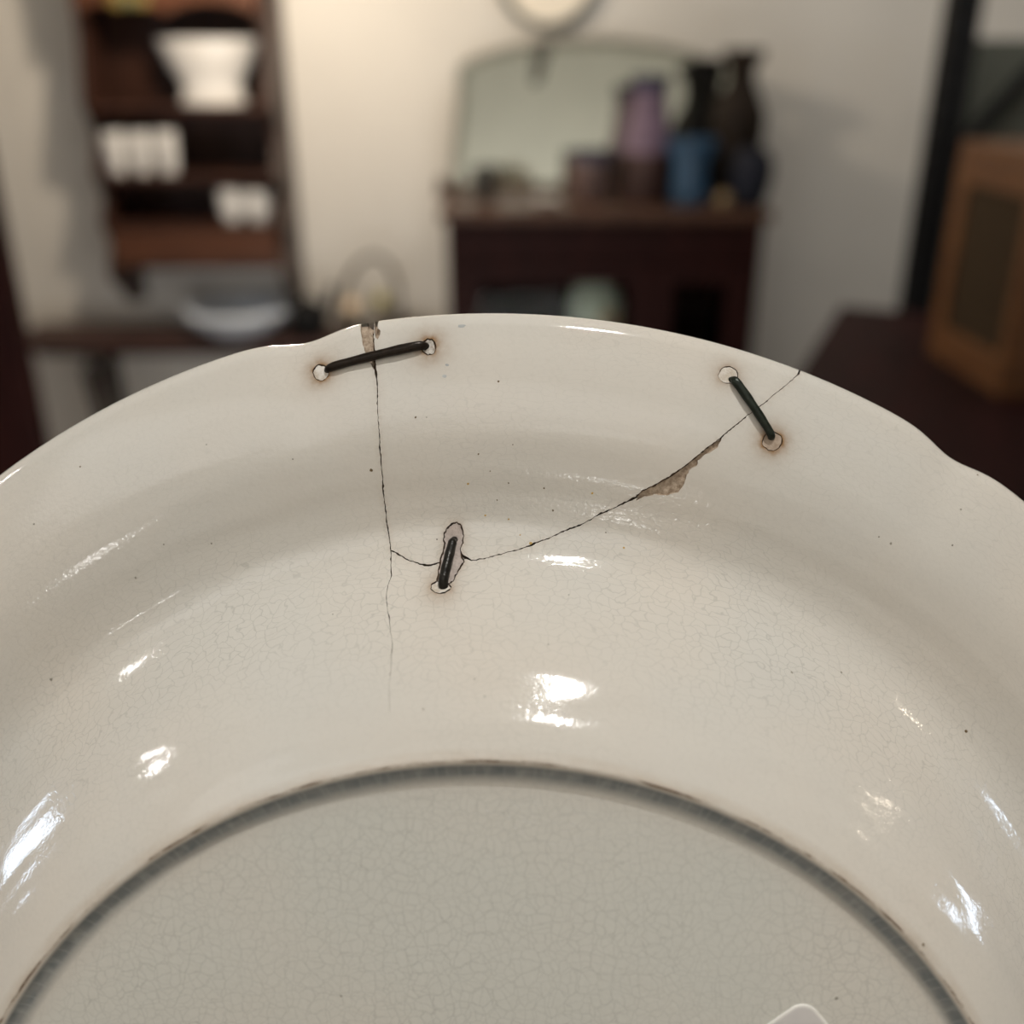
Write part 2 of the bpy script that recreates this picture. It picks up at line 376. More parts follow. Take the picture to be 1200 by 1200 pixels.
# ---- the mended sector: outlines of cracks, chips and drill holes cut into the surface
K = PI/180*105                                        # degrees -> mm at mid flange
def uv(p): return (p[0]*K, p[1])
def crack_poly(line, sub=0.30, jit=0.05, seed=3):
    r = random.Random(seed); pts = []
    L = [(uv(p), p[2]) for p in line]
    for (a, wa), (b, wb) in zip(L, L[1:]):
        d = math.dist(a, b); n = max(1, int(d/sub))
        for k in range(n):
            t = k/n
            pts.append((a[0]+(b[0]-a[0])*t, a[1]+(b[1]-a[1])*t, wa+(wb-wa)*t))
    pts.append((L[-1][0][0], L[-1][0][1], L[-1][1]))
    left, right, mid = [], [], []
    for i, p in enumerate(pts):
        a = pts[max(i-1, 0)]; b = pts[min(i+1, len(pts)-1)]
        dx, dy = b[0]-a[0], b[1]-a[1]; l = math.hypot(dx, dy) or 1
        nx, ny = -dy/l, dx/l
        w = max(0.016, p[2]*(0.5 if p[2] > 0.6 else 0.30)*r.choice((0.55, 0.75, 1.0, 1.5)))
        j = r.uniform(-jit, jit)
        if i in (0, len(pts)-1): j = 0
        left.append((p[0]+nx*(w+j), p[1]+ny*(w+j))); right.append((p[0]-nx*(w-j), p[1]-ny*(w-j))); mid.append((p[0]+nx*j, p[1]+ny*j))
    return left+right[::-1], mid
def rough_poly(pts, sub=0.3, jit=0.05, seed=5):
    r = random.Random(seed); o = []
    for a, b in zip(pts, pts[1:]+pts[:1]):
        a, b = uv(a), uv(b); n = max(1, int(math.dist(a, b)/sub))
        for k in range(n):
            t = k/n
            j = jit if a[1] < 124 and b[1] < 124 else 0
            o.append((a[0]+(b[0]-a[0])*t+r.uniform(-j, j), a[1]+(b[1]-a[1])*t+r.uniform(-j, j)))
    return o
def ext(line):                                         # run past the rim
    return line
A_line = [(CRACK_A[0][0], 125.6, CRACK_A[0][2])]+CRACK_A[1:]
B_line = CRACK_B[:-1]+[(CRACK_B[-1][0], 125.6, CRACK_B[-1][2])]
polyA, midA = crack_poly(A_line, seed=3)
polyB, midB = crack_poly(B_line, seed=4)
polyT, midT = crack_poly(CRACK_T, seed=9)
chip = rough_poly(CHIP, seed=11)
chipL = rough_poly([(p[0], p[1]+(0.9 if p[1] > 124.6 else 0)) for p in CHIP_L], seed=12)
chipR = rough_poly([(p[0], p[1]+(0.9 if p[1] > 124.5 else 0)) for p in CHIP_R], seed=13)
notch = rough_poly([(p[0], p[1]+(0.9 if p[1] > 124.7 else 0)) for p in NOTCH], seed=14)
def shrink(pts, d):
    cx = sum(p[0] for p in pts)/len(pts); cy = sum(p[1] for p in pts)/len(pts); n = len(pts); o = []
    area = sum(pts[i][0]*pts[(i+1) % n][1]-pts[(i+1) % n][0]*pts[i][1] for i in range(n))
    s = 1 if area > 0 else -1
    for i in range(n):
        a, b = pts[i-1], pts[(i+1) % n]
        dx, dy = b[0]-a[0], b[1]-a[1]; l = math.hypot(dx, dy)
        k = d*rng.uniform(0.45, 1.35)
        o.append((pts[i][0]-s*dy/l*k, pts[i][1]+s*dx/l*k))
    return o
def dense(pts):
    o = []
    for a, b in zip(pts, pts[1:]+pts[:1]):
        o += [a, ((a[0]+b[0])/2, (a[1]+b[1])/2)]
    return o
HOLES = [H1, H2, H3, H4, H5, H6]
ringw = [0.16, 0.20, 0.24, 0.17, 0.11, 0.13]
hole_out = [rough_poly(h, 0.25, 0.07, 21) if i in (2, 3) else [uv(p) for p in h] for i, h in enumerate(HOLES)]
hole_in = [shrink(h, w) for h, w in zip(hole_out, ringw)]

co, ed = [], []
def addloop(pts, closed=True):
    s = len(co)
    co.extend(Vector(p[:2]) for p in pts)
    n = len(pts)
    ed.extend((s+i, s+(i+1) % n) for i in range(n if closed else n-1))
for v in outer_vs:
    for ph in np.linspace(PA, PB, int((PB-PA)/0.5)+1): co.append(Vector((ph*K, v)))
g0 = len(co)
addloop([(PA*K, VIN), (PB*K, VIN), (PB*K, 125), (PA*K, 125)])
for pl in (polyA, polyB, polyT, chip, chipL, chipR, notch): addloop(pl)
for pl in hole_out+hole_in: addloop(pl)
HC = []
for pl in hole_out:
    cx = sum(p[0] for p in pl)/len(pl); cy = sum(p[1] for p in pl)/len(pl)
    HC.append((cx, cy))
    for k in range(140):                               # finer points where the rust halo lies
        a = k*2.399963; r = 0.28*math.sqrt(k)+0.2
        co.append(Vector((cx+r*math.cos(a), cy+r*math.sin(a))))
lo = [p for p in chip]
for k in range(260):
    co.append(Vector((rng.uniform(min(p[0] for p in lo), max(p[0] for p in lo)), rng.uniform(min(p[1] for p in lo), max(p[1] for p in lo)))))
rv, re_, rf, _, _, _ = geometry.delaunay_2d_cdt(co, ed, [], 0, 1e-4, False)
RV = np.array([tuple(v) for v in rv]); RF = np.array([tuple(f) for f in rf if len(f) == 3])
cen = RV[RF].mean(1)
def inside(poly, P_):
    x, y = P_[:, 0], P_[:, 1]; c = np.zeros(len(P_), bool); n = len(poly)
    px_ = [p[0] for p in poly]; py_ = [p[1] for p in poly]; j = n-1
    for i in range(n):
        if py_[i] != py_[j]:
            k = ((py_[i] > y) != (py_[j] > y)) & (x < (px_[j]-px_[i])*(y-py_[i])/(py_[j]-py_[i])+px_[i])
            c ^= k
        j = i
    return c
SOLID, CRK, CHP, GONE, RING, FILL = 0, 1, 2, 3, 4, 5
cls = np.zeros(len(RF), int); hid = np.full(len(RF), -1)
cls[inside(chip, cen)] = CHP
cls[inside(chipL, cen) | inside(chipR, cen)] = CHP
for pl in (polyA, polyB, polyT): cls[inside(pl, cen)] = CRK
cls[inside(notch, cen)] = GONE
for i, (o_, n_) in enumerate(zip(hole_out, hole_in)):
    k = inside(o_, cen); cls[k] = RING; hid[k] = i
for i, (o_, n_) in enumerate(zip(hole_out, hole_in)):
    k = inside(n_, cen); cls[k] = FILL; hid[k] = i
dom = (cen[:, 1] <= 125.0) & (cen[:, 1] >= VIN) & (cen[:, 0] >= PA*K) & (cen[:, 0] <= PB*K)
area = np.abs(np.cross(RV[RF[:, 1]]-RV[RF[:, 0]], RV[RF[:, 2]]-RV[RF[:, 0]]))
ok = dom & (area > 1e-9)
RF, cen, cls, hid = RF[ok], cen[ok], cls[ok], hid[ok]
# wind every triangle the same way
s_ = np.cross(RV[RF[:, 1]]-RV[RF[:, 0]], RV[RF[:, 2]]-RV[RF[:, 0]])
RF[s_ < 0] = RF[s_ < 0][:, ::-1]
isfrag = inside([(midA[0][0], 130)]+midA+midB[1:]+[(midB[-1][0], 130)], cen)

def stain_at(P_):
    s = np.zeros(len(P_))
    amp = [1.0, 0.9, 0.35, 0.6, 0.55, 1.0]; sg = [0.85, 1.1, 0.6, 0.9, 0.8, 0.9]
    for i, pl in enumerate(hole_out):
        pa = np.array(pl); d = np.full(len(P_), 9.0)
        near = np.hypot(P_[:, 0]-HC[i][0], P_[:, 1]-HC[i][1]) < 9
        if near.any():
            dd = np.hypot(P_[near][:, None, 0]-pa[None, :, 0], P_[near][:, None, 1]-pa[None, :, 1]).min(1)
            dd[inside(pl, P_[near])] = 0
            d[near] = dd
        s = np.maximum(s, amp[i]*np.exp(-d/sg[i]))
    for m_, a_ in ((midA, .25), (midB, .2)):
        pa = np.array(m_)[::3]
        d = np.full(len(P_), 9.0)
        for a in pa: d = np.minimum(d, np.hypot(P_[:, 0]-a[0], P_[:, 1]-a[1]))
        s = np.maximum(s, a_*np.exp(-d/0.35))
    return s
ST = stain_at(RV)
PHV, VV = RV[:, 0]/K, np.clip(RV[:, 1], VIN, 125)
NB = nrm(PHV, VV, 0); NF = nrm(PHV, VV, 1)
PB0 = pos(PHV, VV, 0); PF0 = pos(PHV, VV, 1)
def tooth(P_, s): return np.sin(P_[:, 0]*s)*np.cos(P_[:, 1]*s*1.3)
chip_c = np.array([uv(p) for p in CHIP])
# depth of chipped glaze: deepest along the break, thin at its outer border
def dist_line(P_, line):
    d = np.full(len(P_), 9.0)
    for a in line[::1]: d = np.minimum(d, np.hypot(P_[:, 0]-a[0], P_[:, 1]-a[1]))
    return d
dB = dist_line(RV, midB); dA = dist_line(RV, midA)
DCH = np.where(RV[:, 1] > 117, 0.9-0.5*np.clip(dA/1.2, 0, 1), 0.55-0.33*np.clip(dB/3.0, 0, 1)) + 0.06*tooth(RV, 6.0)
DEP = {SOLID: np.zeros(len(RV)), CRK: np.full(len(RV), 0.55), CHP: DCH, RING: np.full(len(RV), 0.30), FILL: np.full(len(RV), 0.10)}
def emit(acc, sel, mi, depth, side=0, st=None, flatn=False, jag=0.0):
    F_ = RF[sel]
    if not len(F_): return
    idx, inv = np.unique(F_, return_inverse=True); inv = inv.reshape(F_.shape)
    if side == 0:
        P_ = PB0[idx]-NB[idx]*depth[idx][:, None]; N_ = NB[idx].copy()
        if jag:
            N_ += jag*np.stack([tooth(RV[idx], 9), tooth(RV[idx]+3, 7), tooth(RV[idx], 3)], -1)
            N_ /= np.linalg.norm(N_, axis=1, keepdims=True)
    else:
        P_ = PF0[idx]; N_ = NF[idx]; inv = inv[:, ::-1]
    # plate frame turns clockwise in (phi, v): flip to face out
    acc.add(P_, N_, inv[:, ::-1], mi, None if st is None else st[idx])
frag_side = {False: body, True: shard}
for fr in (False, True):
    acc = frag_side[fr]
    m = isfrag == fr
    emit(acc, m & (cls == SOLID), 0, DEP[SOLID], 0, ST)
    emit(acc, m & (cls == CHP), 1, DCH, 0, jag=0.35)
    emit(acc, m & (cls == CRK), 2, DEP[CRK], 0)
    emit(acc, m & (cls == RING) & ((hid == 2) | (hid == 3)), 2, DEP[RING], 0)
    emit(acc, m & (cls == RING) & (hid != 2) & (hid != 3), 3, DEP[RING], 0)
    emit(acc, m & (cls != GONE), 0, DEP[SOLID], 1)
# walls where neighbouring zones differ in depth
edge = {}
for fi, tri in enumerate(RF):
    for a, b in ((tri[0], tri[1]), (tri[1], tri[2]), (tri[2], tri[0])):
        edge.setdefault((min(a, b), max(a, b)), []).append(fi)
wall = {}
for (a, b), fs in edge.items():
    if len(fs) != 2: continue
    c1, c2 = cls[fs[0]], cls[fs[1]]
    if c1 == c2: continue
    if c2 == SOLID or c1 == GONE: c1, c2 = c2, c1; fs = fs[::-1]
    fr = bool(isfrag[fs[0]])
    d1 = DEP[c1]
    top = [PB0[i]-NB[i]*d1[i] for i in (a, b)]
    if c2 == GONE: bot = [PF0[i] for i in (a, b)]
    else: bot = [PB0[i]-NB[i]*DEP[c2][i] for i in (a, b)]
    mi = 1 if (CHP in (c1, c2) and CRK not in (c1, c2)) or c2 == GONE else 2
    wall.setdefault((fr, mi), []).append((top[0], top[1], bot[1], bot[0]))
for (fr, mi), qs in wall.items():
    P_ = np.array(qs).reshape(-1, 3)
    n_ = np.cross(P_[1::4]-P_[0::4], P_[3::4]-P_[0::4]); l_ = np.linalg.norm(n_, axis=1, keepdims=True); keep = l_[:, 0] > 1e-9
    n_ = n_/np.maximum(l_, 1e-9)
    frag_side[fr].add(P_, np.repeat(n_, 4, 0), np.arange(len(P_)).reshape(-1, 4)[keep], mi)

# ---- glaze
def glaze():
    s = NT('crazed_glaze')
    tc = s.n('ShaderNodeTexCoord')
    ob = s.n('ShaderNodeVectorMath', operation='SCALE', inp={0: tc.outputs['Object'], 'Scale': 1000.0})   # millimetres
    sx = s.n('ShaderNodeSeparateXYZ', inp={0: ob.outputs[0]})
    X, Y = sx.outputs[0], sx.outputs[1]
    r = s.math('SQRT', s.math('ADD', s.math('MULTIPLY', X, X), s.math('MULTIPLY', Y, Y)))
    ph = s.math('ARCTAN2', Y, X)
    # crazing: cartesian on the flat base, drawn out along the turning on wall and rim
    wn = s.n('ShaderNodeTexNoise', inp={'Vector': ob.outputs[0], 'Scale': 0.22, 'Detail': 3.0})
    wv = s.n('ShaderNodeVectorMath', operation='SCALE', inp={0: wn.outputs['Color'], 'Scale': 3.2})
    bv = s.n('ShaderNodeVectorMath', operation='ADD', inp={0: ob.outputs[0], 1: wv.outputs[0]})
    def craze(vec, scale, w0, w1):
        vo = s.n('ShaderNodeTexVoronoi', feature='DISTANCE_TO_EDGE', voronoi_dimensions='2D', inp={'Vector': vec, 'Scale': scale})
        vo.inputs['Randomness'].default_value = 0.85
        return s.math('SUBTRACT', 1.0, s.ramp(vo.outputs['Distance'], w0, w1))
    c1 = craze(bv.outputs[0], 0.72, 0.0, 0.060)
    c1b = craze(bv.outputs[0], 0.38, 0.0, 0.026)
    pv = s.n('ShaderNodeCombineXYZ', inp={0: s.math('MULTIPLY', ph, 42.0), 1: s.math('MULTIPLY', r, 1.15), 2: 0.0})
    wv2 = s.n('ShaderNodeVectorMath', operation='SCALE', inp={0: wn.outputs['Color'], 'Scale': 3.0})
    pv2 = s.n('ShaderNodeVectorMath', operation='ADD', inp={0: pv.outputs[0], 1: wv2.outputs[0]})
    c2 = craze(pv2.outputs[0], 1.15, 0.0, 0.07)
    onbase = s.math('SUBTRACT', 1.0, s.ramp(r, 66.0, 70.0))
    patch = s.n('ShaderNodeTexNoise', inp={'Vector': ob.outputs[0], 'Scale': 0.045, 'Detail': 2.0})
    pf = s.ramp(patch.outputs[0], 0.35, 0.62)
    sh = s.math('SUBTRACT', 1.0, s.ramp(s.math('ABSOLUTE', s.math('SUBTRACT', r, 91.0)), 4.0, 13.0))   # strongest in the bend
    cb = s.math('MULTIPLY', s.math('MAXIMUM', s.math('MULTIPLY', c1, 0.8), c1b), s.math('MULTIPLY', onbase, s.math('MULTIPLY_ADD', pf, 0.35, 0.65)))
    co_ = s.math('MULTIPLY', c2, s.math('MULTIPLY', s.math('SUBTRACT', 1.0, onbase), s.math('MULTIPLY_ADD', sh, 0.45, s.math('MULTIPLY', pf, 0.30))))
    cr = s.math('ADD', cb, co_, clamp=True)
    # body colour: creamy rim, greyer base, drifts of warm and cool
    dn = s.n('ShaderNodeTexNoise', inp={'Vector': ob.outputs[0], 'Scale': 0.03, 'Detail': 2.0})
    rimc = s.mix(s.ramp(dn.outputs[0], .35, .65), GL_A, GL_B)
    basec = s.mix(s.ramp(dn.outputs[0], .35, .65), GL_C, GL_D)
    col = s.mix(onbase, rimc, basec)
    fn = s.n('ShaderNodeTexNoise', inp={'Vector': ob.outputs[0], 'Scale': 1.4, 'Detail': 4.0})
    col = s.mix(s.math('MULTIPLY', s.ramp(fn.outputs[0], .5, .75), 0.10), col, (0.50, 0.47, 0.42))
    # blue pooled glaze, deepened with painted shade, in the corner of the foot ring
    pool_shade = s.math('MULTIPLY', s.ramp(r, 68.3, 69.8), s.math('SUBTRACT', 1.0, s.ramp(r, 70.9, 71.4)))
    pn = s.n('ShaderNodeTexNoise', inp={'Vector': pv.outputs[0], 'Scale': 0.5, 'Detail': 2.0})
    col = s.mix(s.math('MULTIPLY', pool_shade, s.math('MULTIPLY_ADD', pn.outputs[0], 0.5, 0.5)), col, GL_POOL_SHADE)
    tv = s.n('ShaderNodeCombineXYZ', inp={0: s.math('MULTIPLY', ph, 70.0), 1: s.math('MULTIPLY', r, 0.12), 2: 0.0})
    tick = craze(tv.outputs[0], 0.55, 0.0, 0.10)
    col = s.mix(s.math('MULTIPLY', s.math('MULTIPLY', pool_shade, tick), 0.30), col, (0.50, 0.52, 0.50))
    # worn brown line on the crest of the foot
    crest = s.math('MULTIPLY', s.ramp(r, 71.2, 71.6), s.math('SUBTRACT', 1.0, s.ramp(r, 71.8, 73.2)))
    fw = s.n('ShaderNodeCombineXYZ', inp={0: s.math('MULTIPLY', ph, 16.0), 1: s.math('MULTIPLY', r, 0.9), 2: 0.0})
    cn_ = s.n('ShaderNodeTexNoise', inp={'Vector': fw.outputs[0], 'Scale': 0.8, 'Detail': 4.0, 'Roughness': 0.7})
    col = s.mix(s.math('MULTIPLY', crest, s.ramp(cn_.outputs[0], .25, .8)), col, (0.52, 0.42, 0.32))
    crest2 = s.math('MULTIPLY', s.ramp(r, 71.5, 71.65), s.math('SUBTRACT', 1.0, s.ramp(r, 71.8, 71.95)))
    dk = s.math('MULTIPLY', crest2, s.ramp(cn_.outputs[0], .46, .60))
    col = s.mix(s.math('MULTIPLY', dk, 0.9), col, (0.10, 0.055, 0.03))
    # crazing lines
    col = s.mix(s.math('MULTIPLY', cr, 0.37), col, (0.22, 0.225, 0.20))
    # rust bled out of the drill holes and breaks
    at_ = s.n('ShaderNodeAttribute', attribute_name='stain')
    sn = s.n('ShaderNodeTexNoise', inp={'Vector': ob.outputs[0], 'Scale': 0.9, 'Detail': 3.0})
    st = s.math('MULTIPLY', at_.outputs['Fac'], s.math('MULTIPLY_ADD', sn.outputs[0], 1.1, 0.35), clamp=True)
    col = s.mix(st, col, (0.30, 0.17, 0.075))
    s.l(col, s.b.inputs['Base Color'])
    s.b.inputs['Roughness'].default_value = 0.085
    s.b.inputs['IOR'].default_value = 1.52
    s.b.inputs['Subsurface Weight'].default_value = 0.0
    # relief: crazing, orange peel, slow ripples of the turning
    b1 = s.n('ShaderNodeBump', inp={'Height': cr, 'Strength': 0.10, 'Distance': 0.00008}); b1.invert = True
    op = s.n('ShaderNodeTexNoise', inp={'Vector': ob.outputs[0], 'Scale': 1.7, 'Detail': 2.0})
    b2 = s.n('ShaderNodeBump', inp={'Height': op.outputs[0], 'Strength': 0.35, 'Distance': 0.00006, 'Normal': b1.outputs[0]})
    lv = s.n('ShaderNodeCombineXYZ', inp={0: s.math('MULTIPLY', ph, 7.0), 1: s.math('MULTIPLY', r, 0.42), 2: 0.0})
    lo_ = s.n('ShaderNodeTexNoise', inp={'Vector': lv.outputs[0], 'Scale': 0.6, 'Detail': 1.0})
    rip = s.math('MULTIPLY', lo_.outputs[0], s.math('MULTIPLY', s.ramp(r, 68.0, 76.0), s.math('SUBTRACT', 1.0, s.math('MULTIPLY', s.ramp(r, 92.0, 100.0), 0.75))))
    b3 = s.n('ShaderNodeBump', inp={'Height': rip, 'Strength': 1.0, 'Distance': 0.0005, 'Normal': b2.outputs[0]})
    s.l(b3.outputs[0], s.b.inputs['Normal'])
    return s.m
GL_A, GL_B = (0.72, 0.672, 0.60), (0.69, 0.665, 0.61)
GL_C, GL_D = (0.76, 0.735, 0.67), (0.73, 0.73, 0.675)
GL_POOL_SHADE = (0.13, 0.165, 0.185)
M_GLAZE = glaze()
def biscuit(name, a, b, rough=0.85, scale=1.2):
    s = NT(name)
    tc = s.n('ShaderNodeTexCoord')
    ob = s.n('ShaderNodeVectorMath', operation='SCALE', inp={0: tc.outputs['Object'], 'Scale': 1000.0})
    nz = s.n('ShaderNodeTexNoise', inp={'Vector': ob.outputs[0], 'Scale': scale, 'Detail': 6.0, 'Roughness': 0.7})
    s.l(s.mix(s.ramp(nz.outputs[0], .35, .65), a, b), s.b.inputs['Base Color'])
    s.b.inputs['Roughness'].default_value = rough
    bp = s.n('ShaderNodeBump', inp={'Height': nz.outputs[0], 'Strength': 0.8, 'Distance': 0.0002})
    s.l(bp.outputs[0], s.b.inputs['Normal'])
    return s.m
M_CHIP = biscuit('broken_biscuit', (0.30, 0.22, 0.155), (0.58, 0.47, 0.36), scale=1.6)
M_GRIME = biscuit('crack_grime', (0.02, 0.012, 0.007), (0.13, 0.08, 0.045), scale=0.9)
M_RUST = biscuit('rusty_ring', (0.06, 0.032, 0.014), (0.22, 0.13, 0.07), scale=1.0)
M_FILLW = biscuit('white_filler', (0.52, 0.44, 0.34), (0.80, 0.76, 0.70), 0.4, scale=0.7)
M_FILLP = biscuit('pinkish_filler', (0.40, 0.33, 0.29), (0.55, 0.47, 0.42), 0.4, scale=1.2)
M_FILLT = biscuit('tan_filler', (0.34, 0.25, 0.18), (0.50, 0.40, 0.31), 0.6, scale=0.9)
M_FILLG = biscuit('clear_grey_filler', (0.30, 0.25, 0.20), (0.66, 0.62, 0.56), 0.2, scale=1.4)

plate = empty('dinner_plate', (0, 0, 0))
plate.matrix_world = PM
tag(plate, 'cream crazed ceramic plate seen from its back, cracked and mended with three dark metal staples', 'plate')
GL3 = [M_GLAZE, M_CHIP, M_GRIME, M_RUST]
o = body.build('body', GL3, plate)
o = shard.build('broken_fragment', GL3, plate)
tag(o, 'broken piece of the rim set back between the two cracks')
fm = [(M_FILLW, 'white and rusty filler plugging the drill hole left of the long staple'), (M_FILLG, 'glassy grey filler in the hole right of the long staple'),
      (M_FILLP, 'pinkish filler in the slot above and beside the short middle staple'), (M_FILLW, 'pale filler ringed with rust below the short staple'),
      (M_FILLW, 'white filler above the right staple'), (M_FILLT, 'tan filler below the right staple')]
for i in range(6):
    a_ = Acc()
    emit(a_, (cls == FILL) & (hid == i), 0, DEP[FILL], 0)
    if a_.c:
        fo = a_.build('filler', [fm[i][0]], plate); tag(fo, fm[i][1])

# ---- staples: hand-drawn wire, ends bent down into the holes
def staple_mat(name, col):
    s = NT(name)
    tc = s.n('ShaderNodeTexCoord')
    nz = s.n('ShaderNodeTexNoise', inp={'Vector': tc.outputs['Object'], 'Scale': 900.0, 'Detail': 5.0})
    s.l(s.mix(s.ramp(nz.outputs[0], .35, .7), col, [c*2.0 for c in col]), s.b.inputs['Base Color'])
    s.b.inputs['Metallic'].default_value = 0.4
    s.b.inputs['Roughness'].default_value = 0.33
    s.b.inputs['Specular IOR Level'].default_value = 0.35
    bp = s.n('ShaderNodeBump', inp={'Height': nz.outputs[0], 'Strength': 0.6, 'Distance': 0.0002})
    s.l(bp.outputs[0], s.b.inputs['Normal'])
    return s.m
M_ST1 = staple_mat('dark_bronze_wire', (0.012, 0.0075, 0.0045)); M_ST2 = staple_mat('blackened_wire', (0.011, 0.010, 0.008)); M_ST3 = staple_mat('green_black_wire', (0.013, 0.017, 0.012))
def staple(ends, rads, lift, mat, label):
    a, b = [pos([p[0]], [p[1]])[0] for p in ends]; na, nb = [nrm([p[0]], [p[1]])[0] for p in ends]
    a, b, na, nb = Vector(a), Vector(b), Vector(na), Vector(nb); pts, rr = [], []
    n = 15
    pts.append(a-na*1.2); rr.append(rads[0]*0.9)
    pts.append(a-na*0.2); rr.append(rads[0]*0.95)
    for i in range(n):
        t = i/(n-1)
        nn = na.lerp(nb, t).normalized()
        e = min(1, min(t, 1-t)/0.07)
        base = a.lerp(b, 0.015+0.97*t)
        pts.append(base + nn*(lift[0]+(lift[1]-lift[0])*t)*(0.55+0.45*math.sin(e*PI/2)) + nn*0.25*math.sin(PI*t))
        rr.append((rads[0]+(rads[1]-rads[0])*t)*(1+0.05*math.sin(t*19+rads[0]*30))*(0.93+0.07*e))
    pts.append(b-nb*0.2); rr.append(rads[1]*0.95)
    pts.append(b-nb*1.2); rr.append(rads[1]*0.9)
    o = tube('staple', [p/1000 for p in pts], [r/1000 for r in rr], mat, plate, n=16, squash=0.85, nrm=(0, 0, 1))
    sm = o.modifiers.new('round', 'SUBSURF'); sm.levels = 1; sm.render_levels = 2
    tag(o, label)
staple([(101.0, 120.18), (94.2, 120.85)], (0.62, 0.72), (0.55, 0.6), M_ST1, 'long dark bronze staple across the crack at the notched rim')
staple([(93.0, 94.1), (93.95, 88.75)], (0.66, 0.72), (0.75, 0.7), M_ST2, 'short black staple across the meeting cracks in the bend')
staple([(73.65, 120.7), (70.0, 114.9)], (0.68, 0.58), (0.6, 0.55), M_ST3, 'greenish black staple across the right crack near the rim')

# ---- iron specks and blue smudges in the glaze
def disks(name, items, mat, label=None, stuff=True):
    bm = bmesh.new()
    for ph, v, rx, ry in items:
        c = Vector(pos([ph], [v])[0]); n_ = Vector(nrm([ph], [v])[0])
        t1 = n_.cross(Vector((0, 1, 0))).normalized(); t2 = n_.cross(t1)
        vs = []
        for k in range(9):
            w = rng.uniform(0.75, 1.2)
            vs.append(bm.verts.new((c+n_*0.015+t1*math.cos(k*2*PI/9)*rx*w+t2*math.sin(k*2*PI/9)*ry*w)/1000))
        top = bm.verts.new((c+n_*0.05)/1000)
        for k in range(9): bm.faces.new((vs[k], vs[(k+1) % 9], top))
    o = from_bm(name, bm, mat, plate, smooth=True)
    if stuff: o['kind'] = 'stuff'
    if label: o['label'] = label
    return o
def spk(name, c): return simple(name, c, 0.35, var=0.3, scale=900)
for k_, c_, nm_, lb in (('b', (0.13, 0.085, 0.035), 'brown_specks', 'tiny brown iron specks in the glaze'), ('y', (0.50, 0.32, 0.08), 'yellow_specks', 'tiny yellow specks near the cracks'),
                    ('g', (0.30, 0.28, 0.23), 'grey_specks', 'tiny grey pinholes in the glaze'), ('d', (0.03, 0.02, 0.02), 'black_speck', 'tiny black speck beside the short staple')):
    disks(nm_, [(p[0], p[1], p[2]*.8, p[2]*.8) for p in SPECKS if p[3] == k_], spk(nm_, c_), lb)
disks('blue_smudges', [(91.8, 123.3, 0.6, 0.25), (93.0, 116.6, 0.35, 0.25), (92.8, 118.1, 0.25, 0.2)], simple('cobalt_smudge', (0.46, 0.475, 0.47), 0.2, var=0.15, scale=900), 'faint blue smudges in the glaze near the rim')

# ---- paper sticker on the base, one rounded corner in view
bm = bmesh.new()
u1 = Vector((36.06-39.71, 35.93-38.86, 0)).normalized(); u2 = Vector((43.52-41.56, 36.0-38.58, 0)).normalized()
u2 = (u2-u1*u1.dot(u2)).normalized()
# corner = meeting of the two sides
p1, p2 = Vector((39.71, 38.86, 0)), Vector((41.56, 38.58, 0))
d = p2-p1; det = u1.x*u2.y-u1.y*u2.x; tt = (d.x*u2.y-d.y*u2.x)/det
corner = p1+u1*tt
def rr_sheet(w, h, rc, z0, inset):
    pts = []
    for cx, cy, a0 in ((rc, rc, 180), (w-rc, rc, 270), (w-rc, h-rc, 0), (rc, h-rc, 90)):
        for k in range(9):
            a = rad(a0+90*k/8)
            q = corner + u1*(cx+(rc-inset)*math.cos(a)) + u2*(cy+(rc-inset)*math.sin(a))
            rr_ = math.hypot(q.x, q.y)
            pts.append(Vector((q.x, q.y, float(prof(rr_))+z0))/1000)
    return pts
def sheet(name, z0, z1, inset, mat, parent):
    bm = bmesh.new()
    a = [bm.verts.new(p) for p in rr_sheet(26, 18, 2.2, z0, inset)]
    b = [bm.verts.new(p) for p in rr_sheet(26, 18, 2.2, z1, inset+0.08)]
    bm.faces.new(b)
    for i in range(len(a)): bm.faces.new((a[i], a[(i+1) % len(a)], b[(i+1) % len(b)], b[i]))
    return from_bm(name, bm, mat, parent)
M_STK = simple('sticker_edge', (0.92, 0.90, 0.85), 0.4, var=0.03, scale=300)
M_STK2 = simple('sticker_face', (0.74, 0.715, 0.70), 0.45, var=0.03, scale=300)
st_ = sheet('paper_sticker', 0.02, 0.22, 0.0, M_STK, plate); st_['label'] = 'pale rounded paper sticker on the base'
sheet('sticker_face', 0.2, 0.25, 0.28, M_STK2, st_)
# ================================================================== THE SHOP
def struct(o): o['kind'] = 'structure'; return o
YB = 3.10
struct(boxobj('wall_back', (-2.6, 2.6, YB, YB+.1, 0, 2.7), M_WALL, bev=0))
struct(boxobj('wall_front', (-2.6, 2.6, -3.1, -3.0, 0, 2.7), M_WALL, bev=0))
struct(boxobj('wall_left', (-2.6, -2.5, -3.0, YB, 0, 2.7), M_WALL, bev=0))
struct(boxobj('wall_right', (2.5, 2.6, -3.0, YB, 0, 2.7), M_WALL, bev=0))
struct(boxobj('floor', (-2.6, 2.6, -3.1, YB+.1, -0.1, 0), M_FLOOR, bev=0))
struct(boxobj('ceiling', (-2.6, 2.6, -3.1, YB+.1, 2.7, 2.8), M_CEIL, bev=0))

